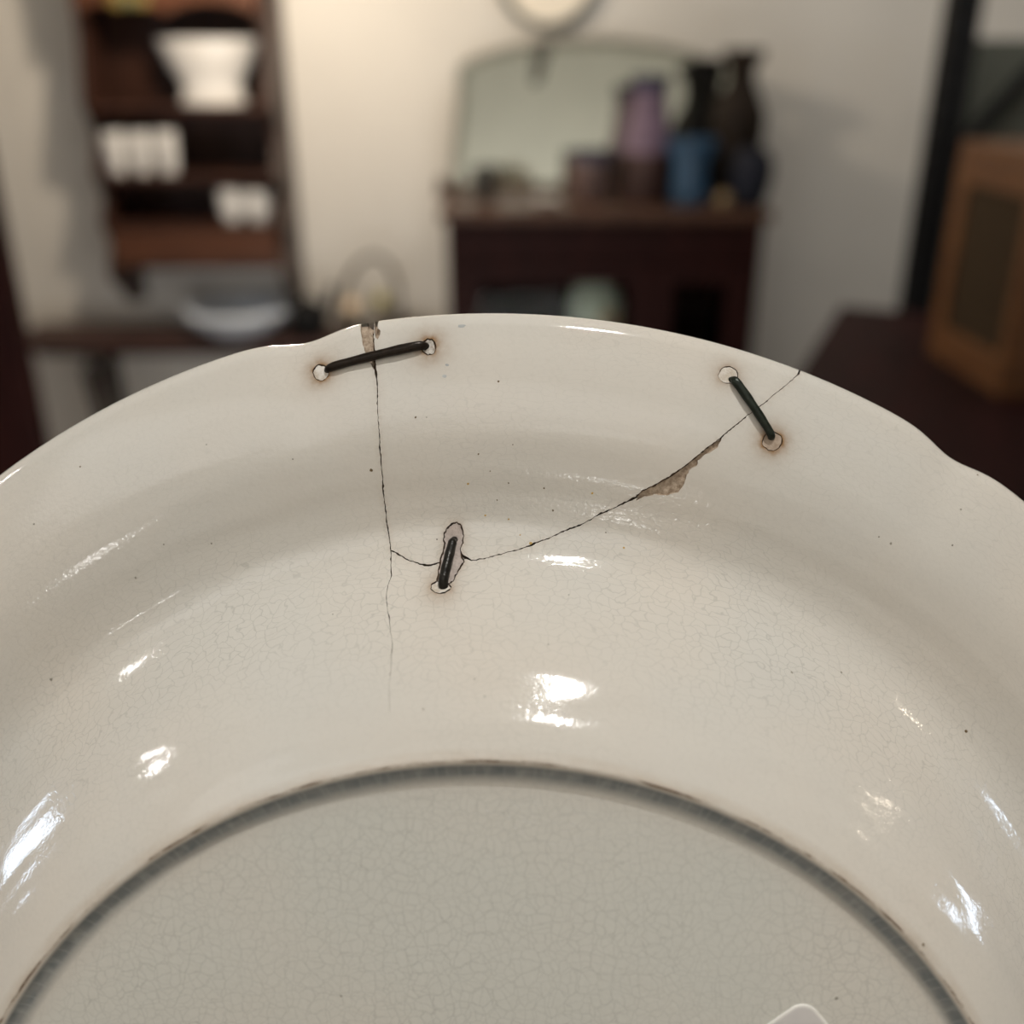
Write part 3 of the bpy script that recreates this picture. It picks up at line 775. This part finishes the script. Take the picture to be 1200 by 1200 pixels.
# ---- counter and easel that carry the plate
low = PM @ Vector((0, -0.1245, -0.0005))
ztop = low.z - 0.012
cn_ = empty('display_counter', (0, 0.10, 0))
tag(cn_, 'dark wooden display counter under the mended plate', 'counter')
boxobj('counter_top', (-0.30, 0.30, -0.10, 0.32, ztop-0.03, ztop), M_DARK, cn_)
boxobj('cabinet_body', (-0.28, 0.28, -0.07, 0.30, 0.06, ztop-0.03), M_DARK, cn_)
boxobj('plinth', (-0.27, 0.27, -0.05, 0.28, 0, 0.06), M_DARK, cn_)
es = empty('plate_easel', (0, low.y, ztop))
tag(es, 'small black wire easel holding the mended plate upright', 'easel')
for sx in (-1, 1):
    f0 = Vector((sx*0.045, low.y-0.012-low.y, 0.003))
    pts = [(sx*.045, -.022, .020), (sx*.045, -.020, .004), (sx*.045, .02, .004), (sx*.04, .055, .004), (sx*.03, .050, .06), (sx*.022, .062, .11)]
    tube('wire', pts, 0.002, M_BLACK, es)
tube('cross_bar', [(-.04, .0535, .0045), (.04, .0535, .0045)], 0.002, M_BLACK, es)

def zr(py, Y): return at(600, py, Y).z
def xr(px, py, Y): return at(px, py, Y).x

# ---- hanging shelf unit on the back wall
YF, SB = 2.86, YB-0.003
xl, xr_ = xr(112, 205, YF), xr(322, 205, YF)
zs = [zr(124, YF), zr(206, YF), zr(264, YF), zr(312, YF)]
ztopu = zr(-70, YF)
u = empty('hanging_shelf_unit', ((xl+xr_)/2, YF, zs[3]))
tag(u, 'dark brown wooden hanging shelf unit with scalloped sides holding white crockery', 'shelf')
ux, uz = (xl+xr_)/2, zs[3]
def loc(p): return p
hw = (xr_-xl)/2
boxobj('back_panel', (-hw, hw, SB-YF-0.02, SB-YF, zs[3]-uz, ztopu-uz), M_SHELF, u)
def scallop(n=7):
    d = SB-YF
    pts = [(d, ztopu-uz+.02)]
    lv = [ztopu]+zs[:3]+[zs[3]-0.02]
    for a, b in zip(lv, lv[1:]):
        for k in range(n):
            t = k/n
            dep = 0.0 + (d*0.28)*math.sin(PI*t)**1.0*(0.5+0.5*(1-t))
            pts.append((dep, a+(b-a)*t-uz))
    zt = zs[3]-0.02
    pts += [(0.0, zt-uz), (0.02, zt-.03-uz), (0.075, zt-.055-uz), (0.11, zt-.10-uz), (d-.02, zt-.12-uz), (d, zt-.12-uz)]
    return pts
for s in (-1, 1):
    prism('side_panel', scallop(), s*hw-0.009, s*hw+0.009, M_SHELF, u, axis='x', bev=0.002)
for i, z in enumerate(zs[:3]):
    boxobj('shelf', (-hw+.01, hw-.01, 0.006, SB-YF-.02, z-uz-0.016, z-uz), M_SHELF, u)
boxobj('top_board', (-hw-.02, hw+.02, -0.01, SB-YF, ztopu-uz, ztopu-uz+.02), M_SHELFL, u)
dr = boxobj('drawer_front', (-hw+.011, hw-.011, 0.002, 0.022, zs[3]-uz+.002, zs[2]-uz-.018), M_SHELFL, u)
boxobj('bottom_board', (-hw+.01, hw-.01, 0.022, SB-YF-.02, zs[3]-uz-.012, zs[3]-uz), M_SHELF, u)
# scalloped board across the top opening
zv = zr(6, YF)-uz
pts = [(-hw+.01, ztopu-uz-.001), (-hw+.01, zv-.03)]
for k in range(25):
    t = k/24; x = -hw+.012+(2*hw-.024)*t
    pts.append((x, zv-0.022+0.03*abs(math.sin(PI*t*2))**0.7))
pts += [(hw-.01, zv-.05), (hw-.01, ztopu-uz-.001)]
prism('scalloped_valance', pts, 0.002, 0.018, M_SHELFL, u)
M_YG = simple('yellow_green_glaze', (0.22, 0.15, 0.035), 0.4, var=0.4, scale=25)
M_OG = simple('olive_glaze', (0.09, 0.12, 0.05), 0.4, var=0.3, scale=25)
orn = empty('carved_fruit', (0, 0, 0)); orn.parent = u; orn.name = 'painted_ornament'
for dx, m, rr in ((-.03, M_YG, .022), (.0, M_OG, .018), (.03, M_YG, .020)):
    bm = bmesh.new(); bmesh.ops.create_uvsphere(bm, u_segments=16, v_segments=10, radius=rr, matrix=Matrix.Translation((xr(152, 5, YF)-ux+dx, -0.004, zr(4, YF)-uz+rr*.4)) @ Matrix.Diagonal((1.1, .6, 1, 1)))
    from_bm('painted_fruit', bm, m, orn, smooth=True)

def bowl_prof(R, H, foot, fh, t=0.004):
    o = [(0, 0), (foot, 0), (foot*1.0, fh*.5), (foot*.93, fh)]
    for k in range(1, 10):
        a = k/9; o.append((foot*.93+(R-foot*.93)*math.sin(a*PI/2)**.9, fh+(H-fh)*(1-math.cos(a*PI/2))**.9))
    o += [(R+.002, H), (R-t, H)]
    for k in range(8, -1, -1):
        a = k/9; o.append(((foot*.93-t)+(R-foot*.93)*math.sin(a*PI/2)**.9 if k else 0, fh+t+(H-fh-t)*(1-math.cos(a*PI/2))**.9))
    return o
# large footed bowl, its side seen from the front
Yb = 2.965
cx, zb = xr(249, 100, Yb), zs[0]
Rb = (xr(306, 60, Yb)-xr(188, 60, Yb))/2
Hb = zr(46, Yb-.0)-zb
prof_b = [(0, 0), (Rb*.66, 0), (Rb*.67, Hb*.05), (Rb*.60, Hb*.22), (Rb*.62, Hb*.36), (Rb*.78, Hb*.55), (Rb*.90, Hb*.78), (Rb*.97, Hb*.9), (Rb, Hb), (Rb-.006, Hb), (Rb*.85, Hb*.7), (Rb*.6, Hb*.42), (0, Hb*.38)]
o = lathe('footed_bowl', prof_b, M_WHITE); o.location = (cx, Yb, zb+.0005); o.scale = (1, .68, 1); tag(o, 'large white footed bowl on the upper shelf of the hanging unit', 'bowl')
def cup(px0, px1, pyt, zb, Y, label, group, cat='cup', handle=True, taper=.72):
    x0, x1 = xr(px0, (pyt), Y), xr(px1, pyt, Y); R = (x1-x0)/2; H = zr(pyt+4, Y)-zb
    e = empty('white_'+cat, ((x0+x1)/2, Y, zb)); tag(e, label, cat, group)
    lathe('cup_body' if cat == 'cup' else 'bowl_body', [(0, 0), (R*taper, 0), (R*(taper+.06), H*.08), (R*.93, H*.4), (R*.98, H*.75), (R, H), (R-.004, H), (R*.9, H*.5), (R*.7, H*.1), (0, H*.08)], M_WHITE, e, n=28)
    if handle:
        tube('handle', [(R*.15, -R*.9, H*.75), (R*.2, -R*1.25, H*.72), (R*.22, -R*1.35, H*.45), (R*.15, -R*.85, H*.25)], 0.004, M_WHITE, e)
    return e
Yc = 2.92
cup(117, 145, 150, zs[1], Yc, 'white cup on the middle shelf, leftmost of three', 'white cups on the middle shelf')
cup(148, 174, 150, zs[1], Yc, 'white cup on the middle shelf, between two others', 'white cups on the middle shelf')
cup(178, 205, 149, zs[1], Yc, 'white cup on the middle shelf, rightmost of three', 'white cups on the middle shelf')
cup(254, 285, 217, zs[2], Yc, 'small white bowl on the lowest shelf, left of a pair', 'white bowls on the lowest shelf', 'bowl', False, .62)
cup(284, 315, 219, zs[2], Yc, 'small white bowl on the lowest shelf, right of a pair', 'white bowls on the lowest shelf', 'bowl', False, .62)

# ---- glazed cabinet (dresser)
YD = 2.60
dxl, dxr, dz = xr(514, 245, YD), xr(906, 243, YD), zr(246, YD)
D = empty('glazed_cabinet', ((dxl+dxr)/2, YD, 0)); dx0 = (dxl+dxr)/2; w = (dxr-dxl)/2
tag(D, 'dark red-brown wooden cabinet with glass doors under an arched mirror', 'cabinet')
dep = YB-.01-YD
boxobj('top', (-w, w, -0.015, dep, dz-.028, dz), M_DARKTOP, D, bev=.006)
for s in (-1, 1): boxobj('side_panel', (s*(w-.03)-.012, s*(w-.03)+.012, 0, dep-.005, 0.06, dz-.028), M_DARK, D)
boxobj('back_panel', (-w+.04, w-.04, dep-.02, dep-.008, 0.1, dz-.03), M_DARK, D)
boxobj('frieze', (-w+.02, w-.02, -0.002, 0.02, dz-.125, dz-.028), M_DARK, D)
boxobj('base_board', (-w+.02, w-.02, 0.0, dep-.02, 0.10, 0.14), M_DARK, D)
boxobj('inner_shelf', (-w+.045, w-.045, 0.03, dep-.02, dz-.46, dz-.445), M_DARK, D)
for sx in (-1, 1):
    for yy in (0.02, dep-.05):
        boxobj('leg', (sx*(w-.045)-.02, sx*(w-.045)+.02, yy, yy+.04, 0, 0.1), M_DARK, D)
M_PANE = NT('cabinet_glass')
M_PANE.b.inputs['Transmission Weight'].default_value = 1.0; M_PANE.b.inputs['Roughness'].default_value = 0.02
M_PANE.b.inputs['Base Color'].default_value = (0.75, 0.8, 0.75, 1); M_PANE.b.inputs['IOR'].default_value = 1.1
for s in (-1, 1):
    dd = empty('door', (0, 0, 0)); dd.parent = D; dd.name = 'door'
    x0, x1 = (w*.30+.003, w-.045) if s > 0 else (-w+.045, w*.30-.003)
    z0, z1 = 0.142, dz-.13
    bm = bmesh.new()
    for b in ((x0, x0+.05, z0, z1), (x1-.05, x1, z0, z1), (x0+.05, x1-.05, z0, z0+.07), (x0+.05, x1-.05, z1-.05, z1)):
        box(bm, b[0], b[1], -.004, .018, b[2], b[3], bev=.002)
    from_bm('door_frame', bm, M_DARK, dd)
    boxobj('pane', (x0+.045, x1-.045, .005, .009, z0+.06, z1-.045), M_PANE.m, dd, bev=0)
    lathe('knob', [(0, 0), (.009, .002), (.008, .012), (0, .016)], M_GOLD, dd, loc=(0, 0, 0), n=14).matrix_local = Matrix.Translation((x0+.025 if s > 0 else x1-.025, -.004, (z0+z1)/2)) @ Matrix.Rotation(PI/2, 4, 'X')
# pale figure behind the glass
M_PALE = simple('pale_blue_porcelain', (0.80, 0.84, 0.74), 0.3, var=0.25, scale=14)
M_PINK = simple('orange_pink_paint', (0.55, 0.33, 0.2), 0.4, var=0.2, scale=30)
fx, fz = xr(697, 350, 2.84)-0, dz-.444
e = empty('porcelain_jar', (fx, 2.84, fz)); tag(e, 'pale green and pink porcelain jar behind the cabinet glass', 'jar')
hj = zr(312, 2.84)-fz
lathe('jar_body', [(0, 0), (.04, 0), (.045, .01), (.07, hj*.35), (.078, hj*.6), (.06, hj*.85), (.035, hj*.93), (.035, hj), (0, hj)], M_PALE, e, n=28)
lathe('painted_flower', [(0, 0), (.022, .002), (.026, .01), (0, .014)], M_PINK, e, n=14).matrix_local = Matrix.Translation((.03, -.066, hj*.5)) @ Matrix.Rotation(PI/2, 4, 'X')

# ---- arched bevelled mirror standing on the cabinet
YM = 3.04
mz = dz
def mp(px, py): q = at(px, py, YM); return (q.x, q.z)
prm = [mp(527, 228), mp(530, 190), mp(534, 150), mp(537, 110), mp(536, 78), mp(556, 66), mp(580, 58), mp(605, 52), mp(635, 47), mp(670, 44), mp(705, 43), mp(740, 46), mp(775, 51), mp(805, 58), mp(835, 68), mp(862, 80), mp(866, 115), mp(872, 150), mp(878, 190), mp(884, 228)]
prm = [(p[0], max(p[1], mz+.002)) for p in prm]
M_MIR = NT('mirror_silver'); M_MIR.b.inputs['Metallic'].default_value = 1; M_MIR.b.inputs['Roughness'].default_value = 0.03; M_MIR.b.inputs['Base Color'].default_value = (0.74, 0.77, 0.69, 1)
mx = sum(p[0] for p in prm)/len(prm); mzc = sum(p[1] for p in prm)/len(prm)
mo = empty('arched_mirror', (mx, YM, mz)); tag(mo, 'frameless mirror with an arched top and thin slanted border standing on the cabinet', 'mirror')
inn = [(mx+(p[0]-mx)*.93, mzc+(p[1]-mzc)*(.80 if p[1] > mzc else .93)) for p in prm]
bm = bmesh.new()
o_ = [bm.verts.new((p[0]-mx, 0.004, p[1]-mz)) for p in prm]; i_ = [bm.verts.new((p[0]-mx, -.0005, p[1]-mz)) for p in inn]
bk = [bm.verts.new((p[0]-mx, 0.012, p[1]-mz)) for p in prm]
n = len(prm)
for k in range(n):
    bm.faces.new((o_[k], o_[(k+1) % n], i_[(k+1) % n], i_[k])); bm.faces.new((o_[k], bk[k], bk[(k+1) % n], o_[(k+1) % n]))
bm.faces.new(i_); bm.faces.new(bk[::-1])
from_bm('mirror_glass', bm, M_MIR.m, mo)
mo.location.y = YM-.045; mo.rotation_euler = (-rad(5), 0, 0)
prism('wooden_back', [(p[0]-mx, p[1]-mz) for p in prm], .0125, .022, M_DARK, mo)
q0, q1 = mp(637, 50), mp(627, 98)  # dark reflection in the mirror, put in as a solid strip
bm = bmesh.new()
prism('reflection_strip', [(q0[0]-mx-.024, q0[1]-mz), (q0[0]-mx+.024, q0[1]-mz+.004), (q1[0]-mx+.014, q1[1]-mz), (q1[0]-mx-.012, q1[1]-mz)], -.012, -.004, simple('dark_grey_reflection', (0.055, 0.055, 0.045), .8), mo, bev=.001)['label'] = 'dark tapering reflection near the mirror top, built as a thin strip'
bm.free()

# ---- round clock on the wall above the mirror
cc = at(643, -32, YB-.03); R_ = abs(at(700, -32, YB-.03).x-cc.x)
ck = empty('wall_clock', (cc.x, YB-.004, cc.z)); tag(ck, 'round pale wall clock with a thin grey rim above the mirror', 'clock')
tube('clock_rim', [(R_*math.cos(k*PI/24), -.022, R_*math.sin(k*PI/24)) for k in range(48)], 0.011, M_GREYM, ck, closed=True, nrm=(0, 1, 0))
lathe('clock_face', [(0, 0), (R_, 0), (R_, .014), (0, .014)], simple('cream_face', (0.85, 0.78, 0.66), .5, var=.03), ck, n=48).matrix_local = Matrix.Rotation(PI/2, 4, 'X')

# ---- things on the cabinet
def vase(name, px, pyb, Y, profpx, mats, label, cat, group=None, n=32, wob=None):
    """profpx: (half width px, py) from bottom to top at depth Y; a band per material"""
    x = xr(px, pyb, Y); e = empty(name, (x, Y, dz)); tag(e, label, cat, group)
    s = abs(xr(px+100, pyb, Y)-x)/100
    k = 0; zb = [max(0.0, zr(py, Y)-dz) for _, py in profpx]; zb[0] = 0
    for (i0, i1, m, nm) in mats:
        pr = [(profpx[i][0]*s, zb[i]) for i in range(i0, i1+1)]
        if i0 == 0: pr = [(0, 0.0)]+pr
        if i1 == len(profpx)-1: pr += [(pr[-1][0]-.005, zb[-1]), (pr[-1][0]-.006, zb[-1]-.03), (0, zb[-1]-.035)]
        lathe(nm, pr, m, e, n=n, wob=wob)
    return e
M_BRV = simple('brown_black_glaze', (0.012, 0.007, 0.004), 0.6, var=.6, scale=14, spec=.15)
M_BLV = simple('black_glaze', (0.005, 0.0045, 0.0045), 0.6, var=.3, scale=12, spec=.12)
M_BLUE = simple('blue_glaze', (0.025, 0.065, 0.12), 0.35, var=.35, scale=20)
M_MAU = simple('mauve_glaze', (0.125, 0.08, 0.12), 0.6, var=.35, scale=18)
M_NAVY = simple('navy_band', (0.02, 0.018, 0.045), 0.4)
M_RDK = simple('dark_red_lacquer', (0.03, 0.009, 0.006), 0.6, var=.3, scale=18)
M_POT = simple('pinkish_brown_clay', (0.10, 0.062, 0.055), 0.6, var=.45, scale=35)
M_GCUP = simple('grey_glaze', (0.07, 0.07, 0.065), 0.6, var=.3, scale=25)
M_DBW = simple('dark_blue_patterned_glaze', (0.010, 0.011, 0.018), 0.6, var=.7, scale=45, spec=.15)
Yv = 2.86
vase('tall_brown_vase', 857, 236, 2.80, [(16, 238), (20, 225), (26, 190), (31, 155), (30, 132), (22, 112), (15, 95), (15, 80), (22, 62), (25, 57)], [(0, 9, M_BRV, 'vase_body')], 'tall dark brown vase with a flared neck, rightmost of the tall vases', 'vase', 'dark vases on the cabinet')
e = vase('black_vase', 817, 236, 2.92, [(18, 238), (24, 215), (28, 180), (28, 158), (22, 138), (11, 118), (9, 100), (13, 78), (20, 68)], [(0, 8, M_BLV, 'vase_body')], 'black round-shouldered vase behind the blue vase', 'vase', 'dark vases on the cabinet')
vase('blue_vase', 806, 243, 2.69, [(20, 243), (22, 238), (20, 215), (19, 195), (24, 180), (29, 168), (30, 163)], [(0, 6, M_BLUE, 'vase_body')], 'blue vase with a wide rim in front of the black vase', 'vase')
vase('banded_vase', 755, 240, 2.80, [(30, 241), (33, 232), (33, 205), (31, 178), (28, 165), (23, 140), (20, 120), (20, 107), (22, 92), (23, 88)], [(0, 3, M_RDK, 'dark_base'), (3, 7, M_MAU, 'mauve_band'), (7, 9, M_NAVY, 'navy_rim')], 'tall vase with mauve body, navy rim and dark red base', 'vase')
vase('clay_pot', 692, 238, 2.78, [(22, 238), (24, 225), (25, 205), (25, 188), (23, 182), (26, 180), (26, 176)], [(0, 3, M_POT, 'pot_body'), (3, 6, M_NAVY, 'dark_rim')], 'small pinkish brown pot with a dark rim left of the banded vase', 'pot')
vase('grey_cup', 568, 236, 2.80, [(9, 236), (11, 228), (15, 212), (16, 200), (15, 195)], [(0, 4, M_GCUP, 'cup_body')], 'small dark grey cup alone at the left of the cabinet top', 'cup')
vase('patterned_jar', 877, 240, 2.665, [(16, 240), (21, 228), (25, 208), (25, 190), (18, 178), (16, 174)], [(0, 5, M_DBW, 'jar_body')], 'small dark blue patterned jar at the right end of the cabinet', 'jar')
bm = bmesh.new(); bmesh.ops.create_uvsphere(bm, u_segments=20, v_segments=12, radius=.021)
g = at(848, 236, 2.63)
o = from_bm('brass_ball', bm, simple('dull_brass', (0.20, 0.14, 0.075), .5, metal=.3), smooth=True); o.location = (g.x, 2.63, dz+.0207); tag(o, 'small brass ball in front of the dark jars', 'ball')
g = at(640, 240, 2.68)
o = lathe('small_dish', [(0, 0), (.02, 0), (.022, .004), (.036, .016), (.038, .018), (.035, .018), (.02, .007), (0, .006)], M_WHITE, n=32); o.location = (g.x, 2.68, dz+.0005); tag(o, 'small white dish near the middle of the cabinet edge', 'dish')
g = at(527, 234, 2.86)
prism('wooden_wedge', [(-.035, 0), (.035, 0), (.028, .012), (-.004, .034), (-.03, .05)], -.03, .03, M_DARKTOP, bev=.002).location = (g.x, 2.88, dz+.0005)
o = bpy.data.objects['wooden_wedge']; tag(o, 'small dark wooden wedge at the left end of the cabinet top', 'block')

# ---- low bench against the wall at the left
YBn = 2.84
bz = zr(400, YBn)
bn = empty('low_bench', (xr(160, 400, YBn), YBn, 0)); bx = bn.location.x; tag(bn, 'dark narrow wooden bench against the wall under the hanging shelves', 'bench')
x0, x1 = xr(10, 400, YBn)-bx, xr(505, 400, YBn)-bx
boxobj('seat', (x0, x1, 0, .22, bz-.03, bz), M_BENCH, bn)
boxobj('apron', (x0+.06, x1-.06, .03, .05, bz-.05, bz-.031), M_BLACK, bn)
M_BLEG = wood('bench_leg_wood', (0.014, 0.008, 0.006), (0.03, 0.016, 0.012), .4)
lx = xr(98, 420, YBn)-bx
for xx, yy in ((lx, .03), (x1-.1, .03), (lx, .17), (x1-.1, .17)):
    tube('leg', [(xx, yy+.02, bz-.032), (xx-.005, yy+.02, bz-.10), (xx+.01, yy+.02, bz*.5), (xx+.015, yy+.02, 0)], [.034, .026, .020, .016], M_BLEG, bn, n=12)

# things on the bench
Yj = 2.95
M_BW = simple('blue_white_porcelain', (0.66, 0.71, 0.78), .25, var=.12, scale=12)
jx = xr(283, 400, Yj); hj = zr(358, Yj)-bz
e = empty('porcelain_bowl', (jx, Yj, bz)); tag(e, 'pale blue-white porcelain bowl on the bench behind the plate rim', 'bowl')
s = abs(xr(418, 400, Yj)-jx)/100
lathe('bowl_body', [(0, 0), (24*s, 0), (26*s, .01), (40*s, hj*.5), (46*s, hj*.85), (44*s, hj), (42*s, hj), (38*s, hj*.5), (0, .02)], M_BW, e, n=36)
e = empty('black_kettle', (xr(364, 400, 2.90), 2.90, bz)); tag(e, 'small black iron kettle with a spout beside the porcelain bowl', 'kettle')
kx_, h_ = e.location.x, zr(352, 2.86)-bz
lathe('kettle_body', [(0, 0), (.035, 0), (.055, h_*.3), (.057, h_*.55), (.038, h_*.85), (.012, h_*.92), (.010, h_), (0, h_)], M_BLACK, e, n=24)
tube('spout', [(.03, -.01, h_*.5), (.060, -.01, h_*.8), (.074, -.01, h_*1.3)], [.016, .013, .010], M_BLACK, e)
tube('handle', [(-.045, 0, h_*.5), (-.065, 0, h_*.8), (-.055, 0, h_*1.15), (-.02, 0, h_*1.0)], .006, M_BLACK, e)
Yh = 2.96
hx = xr(432, 400, Yh); e = empty('hooped_basket', (hx, Yh, bz)); tag(e, 'small metal basket with a tall thin arched handle and brass knobs on the bench', 'basket')
s = abs(xr(532, 400, Yh)-hx)/100; ht = zr(300, Yh)-bz; hb = zr(368, Yh)-bz
lathe('basket_body', [(0, 0), (28*s, 0), (34*s, hb*.6), (37*s, hb), (35*s, hb), (30*s, hb*.5), (0, .01)], simple('tarnished_silver', (0.30, 0.28, 0.25), .35, metal=.7), e, n=30)
tube('arched_handle', [(-30*s+0*s, 0, hb*.9)]+[(3*s-34*s*math.cos(a)+8*s*math.sin(a), 0, hb+(ht-hb)*math.sin(a)) for a in np.linspace(.0, PI, 18)], .008, simple('brown_bronze', (0.08, 0.065, 0.05), .5, metal=.3), e)
for q, c_, r_ in (((412, 360), (0.75, 0.58, 0.40), .026), ((448, 352), (0.38, 0.34, 0.12), .024)):
    p = at(q[0], q[1], Yh-.05); bm = bmesh.new(); bmesh.ops.create_uvsphere(bm, u_segments=16, v_segments=10, radius=r_, matrix=Matrix.Translation((p.x-hx, -.05, p.z-bz)))
    from_bm('brass_knob', bm, simple('knob_gilt', c_, .4, metal=.3), e, smooth=True)

# ---- tall dark folding panel at the far left
Yk = 1.9
ch = empty('folding_screen', (-0.93, Yk, 0)); tag(ch, 'tall dark maroon wooden panel standing at the left edge beside the bench', 'screen')
for x0, x1 in ((-.05, 0), (-.55, -.50)): boxobj('post', (x0, x1, 0, .045, 0, 1.9), M_DARK, ch, bev=.004)
for z0, z1 in ((.08, .18), (.95, 1.03), (1.78, 1.88)): boxobj('rail', (-.50, -.05, .006, .039, z0, z1), M_DARK, ch)
for z0, z1 in ((.18, .95), (1.03, 1.78)): boxobj('panel', (-.50, -.05, .016, .028, z0, z1), M_DARK, ch, bev=0)
for x in (-.525, -.025): boxobj('foot', (x-.03, x+.03, -.10, .15, 0, .03), M_DARK, ch)

# ---- dark table at the right, its corner turned to us
tz = .85
T_ = empty('dark_table', (0, 0, 0)); c1 = at(988, 360, 2.0); c2 = at(925, 455, 1.45)
c1 = Vector((c1.x, 2.02, 0)); c2 = Vector((at(938, 432, 1.57).x, 1.57, 0))
dv = (c2-c1).normalized(); c2 = c1+dv*1.15
du = Vector((-dv.y, dv.x, 0)); 
if du.x < 0: du = -du
T_.location = (c1+c2)/2+du*.6
tag(T_, 'dark red-brown wooden table carrying the rattan cabinet', 'table')
ang = math.atan2(du.y, du.x)
T_.rotation_euler = (0, 0, ang)
boxobj('tabletop', (-.6, .6, -.575, .575, tz-.035, tz), M_RED, T_, bev=.008)
boxobj('apron', (-.55, .55, -.53, .53, tz-.12, tz-.036), M_RED, T_)
for sx in (-1, 1):
    for sy in (-1, 1): boxobj('leg', (sx*.51-.03, sx*.51+.03, sy*.49-.03, sy*.49+.03, 0, tz-.12), M_RED, T_)

# ---- rattan cabinet on the table
A0, A1 = at(1092, 432, 0), None
def on_z(px, py, z):                                  # sight line meets the level z
    a, b = (600-py)/1200, (px-600)/1200
    dy = math.cos(PITCH)+a*math.sin(PITCH); dzz = -math.sin(PITCH)+a*math.cos(PITCH)
    t = (z-CAMZ)/dzz; return Vector((b*t, dy*t, z))
ba, bb = on_z(1086, 412, tz), on_z(1168, 466, tz)
w1 = (bb-ba).length; rzc = math.atan2((bb-ba).y, (bb-ba).x)
RC = empty('rattan_cabinet', (ba.x, ba.y, tz)); RC.rotation_euler = (0, 0, rzc)
tag(RC, 'honey-coloured wooden cabinet with dark woven side panel on the table', 'cabinet')
RH = at(1123, 178, ba.y).z-tz
dpt = .42
M_MESH = NT('dark_woven_cane')
tc = M_MESH.n('ShaderNodeTexCoord'); wv = M_MESH.n('ShaderNodeTexWave', wave_type='BANDS', bands_direction='Z', inp={'Vector': tc.outputs['Object'], 'Scale': 40.0})
wv2 = M_MESH.n('ShaderNodeTexWave', wave_type='BANDS', bands_direction='X', inp={'Vector': tc.outputs['Object'], 'Scale': 40.0})
M_MESH.l(M_MESH.mix(M_MESH.math('MULTIPLY', wv.outputs['Fac'], wv2.outputs['Fac']), (0.03, .02, .012), (.10, .068, .038)), M_MESH.b.inputs['Base Color']); M_MESH.b.inputs['Roughness'].default_value = .9; M_MESH.b.inputs['Specular IOR Level'].default_value = .1
st = .042
# side facing the photographer's left: frame + woven panel; then the front round the corner
for nm, d_ in (('side_frame', (0, st, 0, .02, 0, RH)), ('side_frame', (w1-st*.5, w1, 0, .02, 0, RH)), ('side_frame', (st, w1-st*.5, 0, .02, 0, st*1.3)), ('side_frame', (st, w1-st*.5, 0, .02, RH-st, RH))):
    boxobj(nm, d_, M_ORANGE, RC, bev=.002)
boxobj('woven_panel', (st, w1-st*.5, .006, .012, st*1.3, RH-st), M_MESH.m, RC, bev=0)
boxobj('top_board', (0, w1, .0, dpt, RH, RH+.018), M_ORANGE, RC)
boxobj('back_board', (0, .015, .02, dpt, 0, RH), M_ORANGE, RC)
boxobj('bottom_board', (.015, w1-.02, .02, dpt, 0, .02), M_ORANGE, RC)
for nm, d_ in (('front_frame', (w1-.02, w1, .02, .02+st*1.6, 0, RH)), ('front_frame', (w1-.02, w1, dpt-st, dpt, 0, RH)), ('front_frame', (w1-.02, w1, st*1.6+.02, dpt-st, RH-st, RH)), ('front_frame', (w1-.02, w1, st*1.6+.02, dpt-st, 0, st))):
    boxobj(nm, d_, M_ORANGE, RC, bev=.002)
boxobj('woven_panel', (w1-.014, w1-.008, st*1.6, dpt-st, st, RH-st), M_MESH.m, RC, bev=0)

# ---- black slotted-steel rack behind the table
Yr = 2.2
p0 = at(1066, 340, Yr); p1 = at(1131, 0, Yr)
rk = empty('steel_rack', (p0.x, Yr, 0)); tag(rk, 'black slotted steel rack behind the rattan cabinet', 'rack')
pw = .022*2
def upright(x, y):
    bm = bmesh.new()
    box(bm, x-.002, x+pw+.012, y, y+.004, 0, 2.3); box(bm, x-.002, x+.002, y+.004, y+.05, 0, 2.3)
    from_bm('upright', bm, M_BLACK, rk)
    bm = bmesh.new()
    for k in range(46): box(bm, x+.02, x+.032, y-.0015, y, .04+k*.05, .065+k*.05)
    o = from_bm('slots', bm, M_SLOT, bpy.data.objects[[c.name for c in rk.children][-1]])
    o['kind'] = 'stuff'
upright(0, 0); upright(.95, 0)
q0, q1 = at(1140, 168, Yr), at(1215, 75, Yr)
tube('diagonal_brace', [(q0.x-p0.x-.03, .02, q0.z-.03), (q1.x-p0.x+.35, .02, q1.z+.42)], .016, M_BLACK, rk)
M_OLV = simple('dark_olive_board', (0.10, 0.105, 0.085), .8, var=.1, scale=6)
zt = zr(46, Yr+.06)
boxobj('back_board', (pw+.01, 1.0, .055, .07, .3, zt), M_OLV, rk, bev=.001)
for zz in (.25, zt-.02, 2.2): boxobj('rack_shelf', (.16, .99, .075, .30, zz-.02, zz), M_BLACK, rk)
e = lathe('maroon_urn', [(0, 0), (.05, 0), (.06, .02), (.10, .12), (.105, .18), (.06, .27), (.05, .3), (.06, .32), (.05, .32), (0, .3)], M_RDK, n=28)
g = at(1200, 190, 1.9); e.location = (1.02, 1.98, tz+.0005); tag(e, 'dark maroon urn behind the rattan cabinet', 'urn')
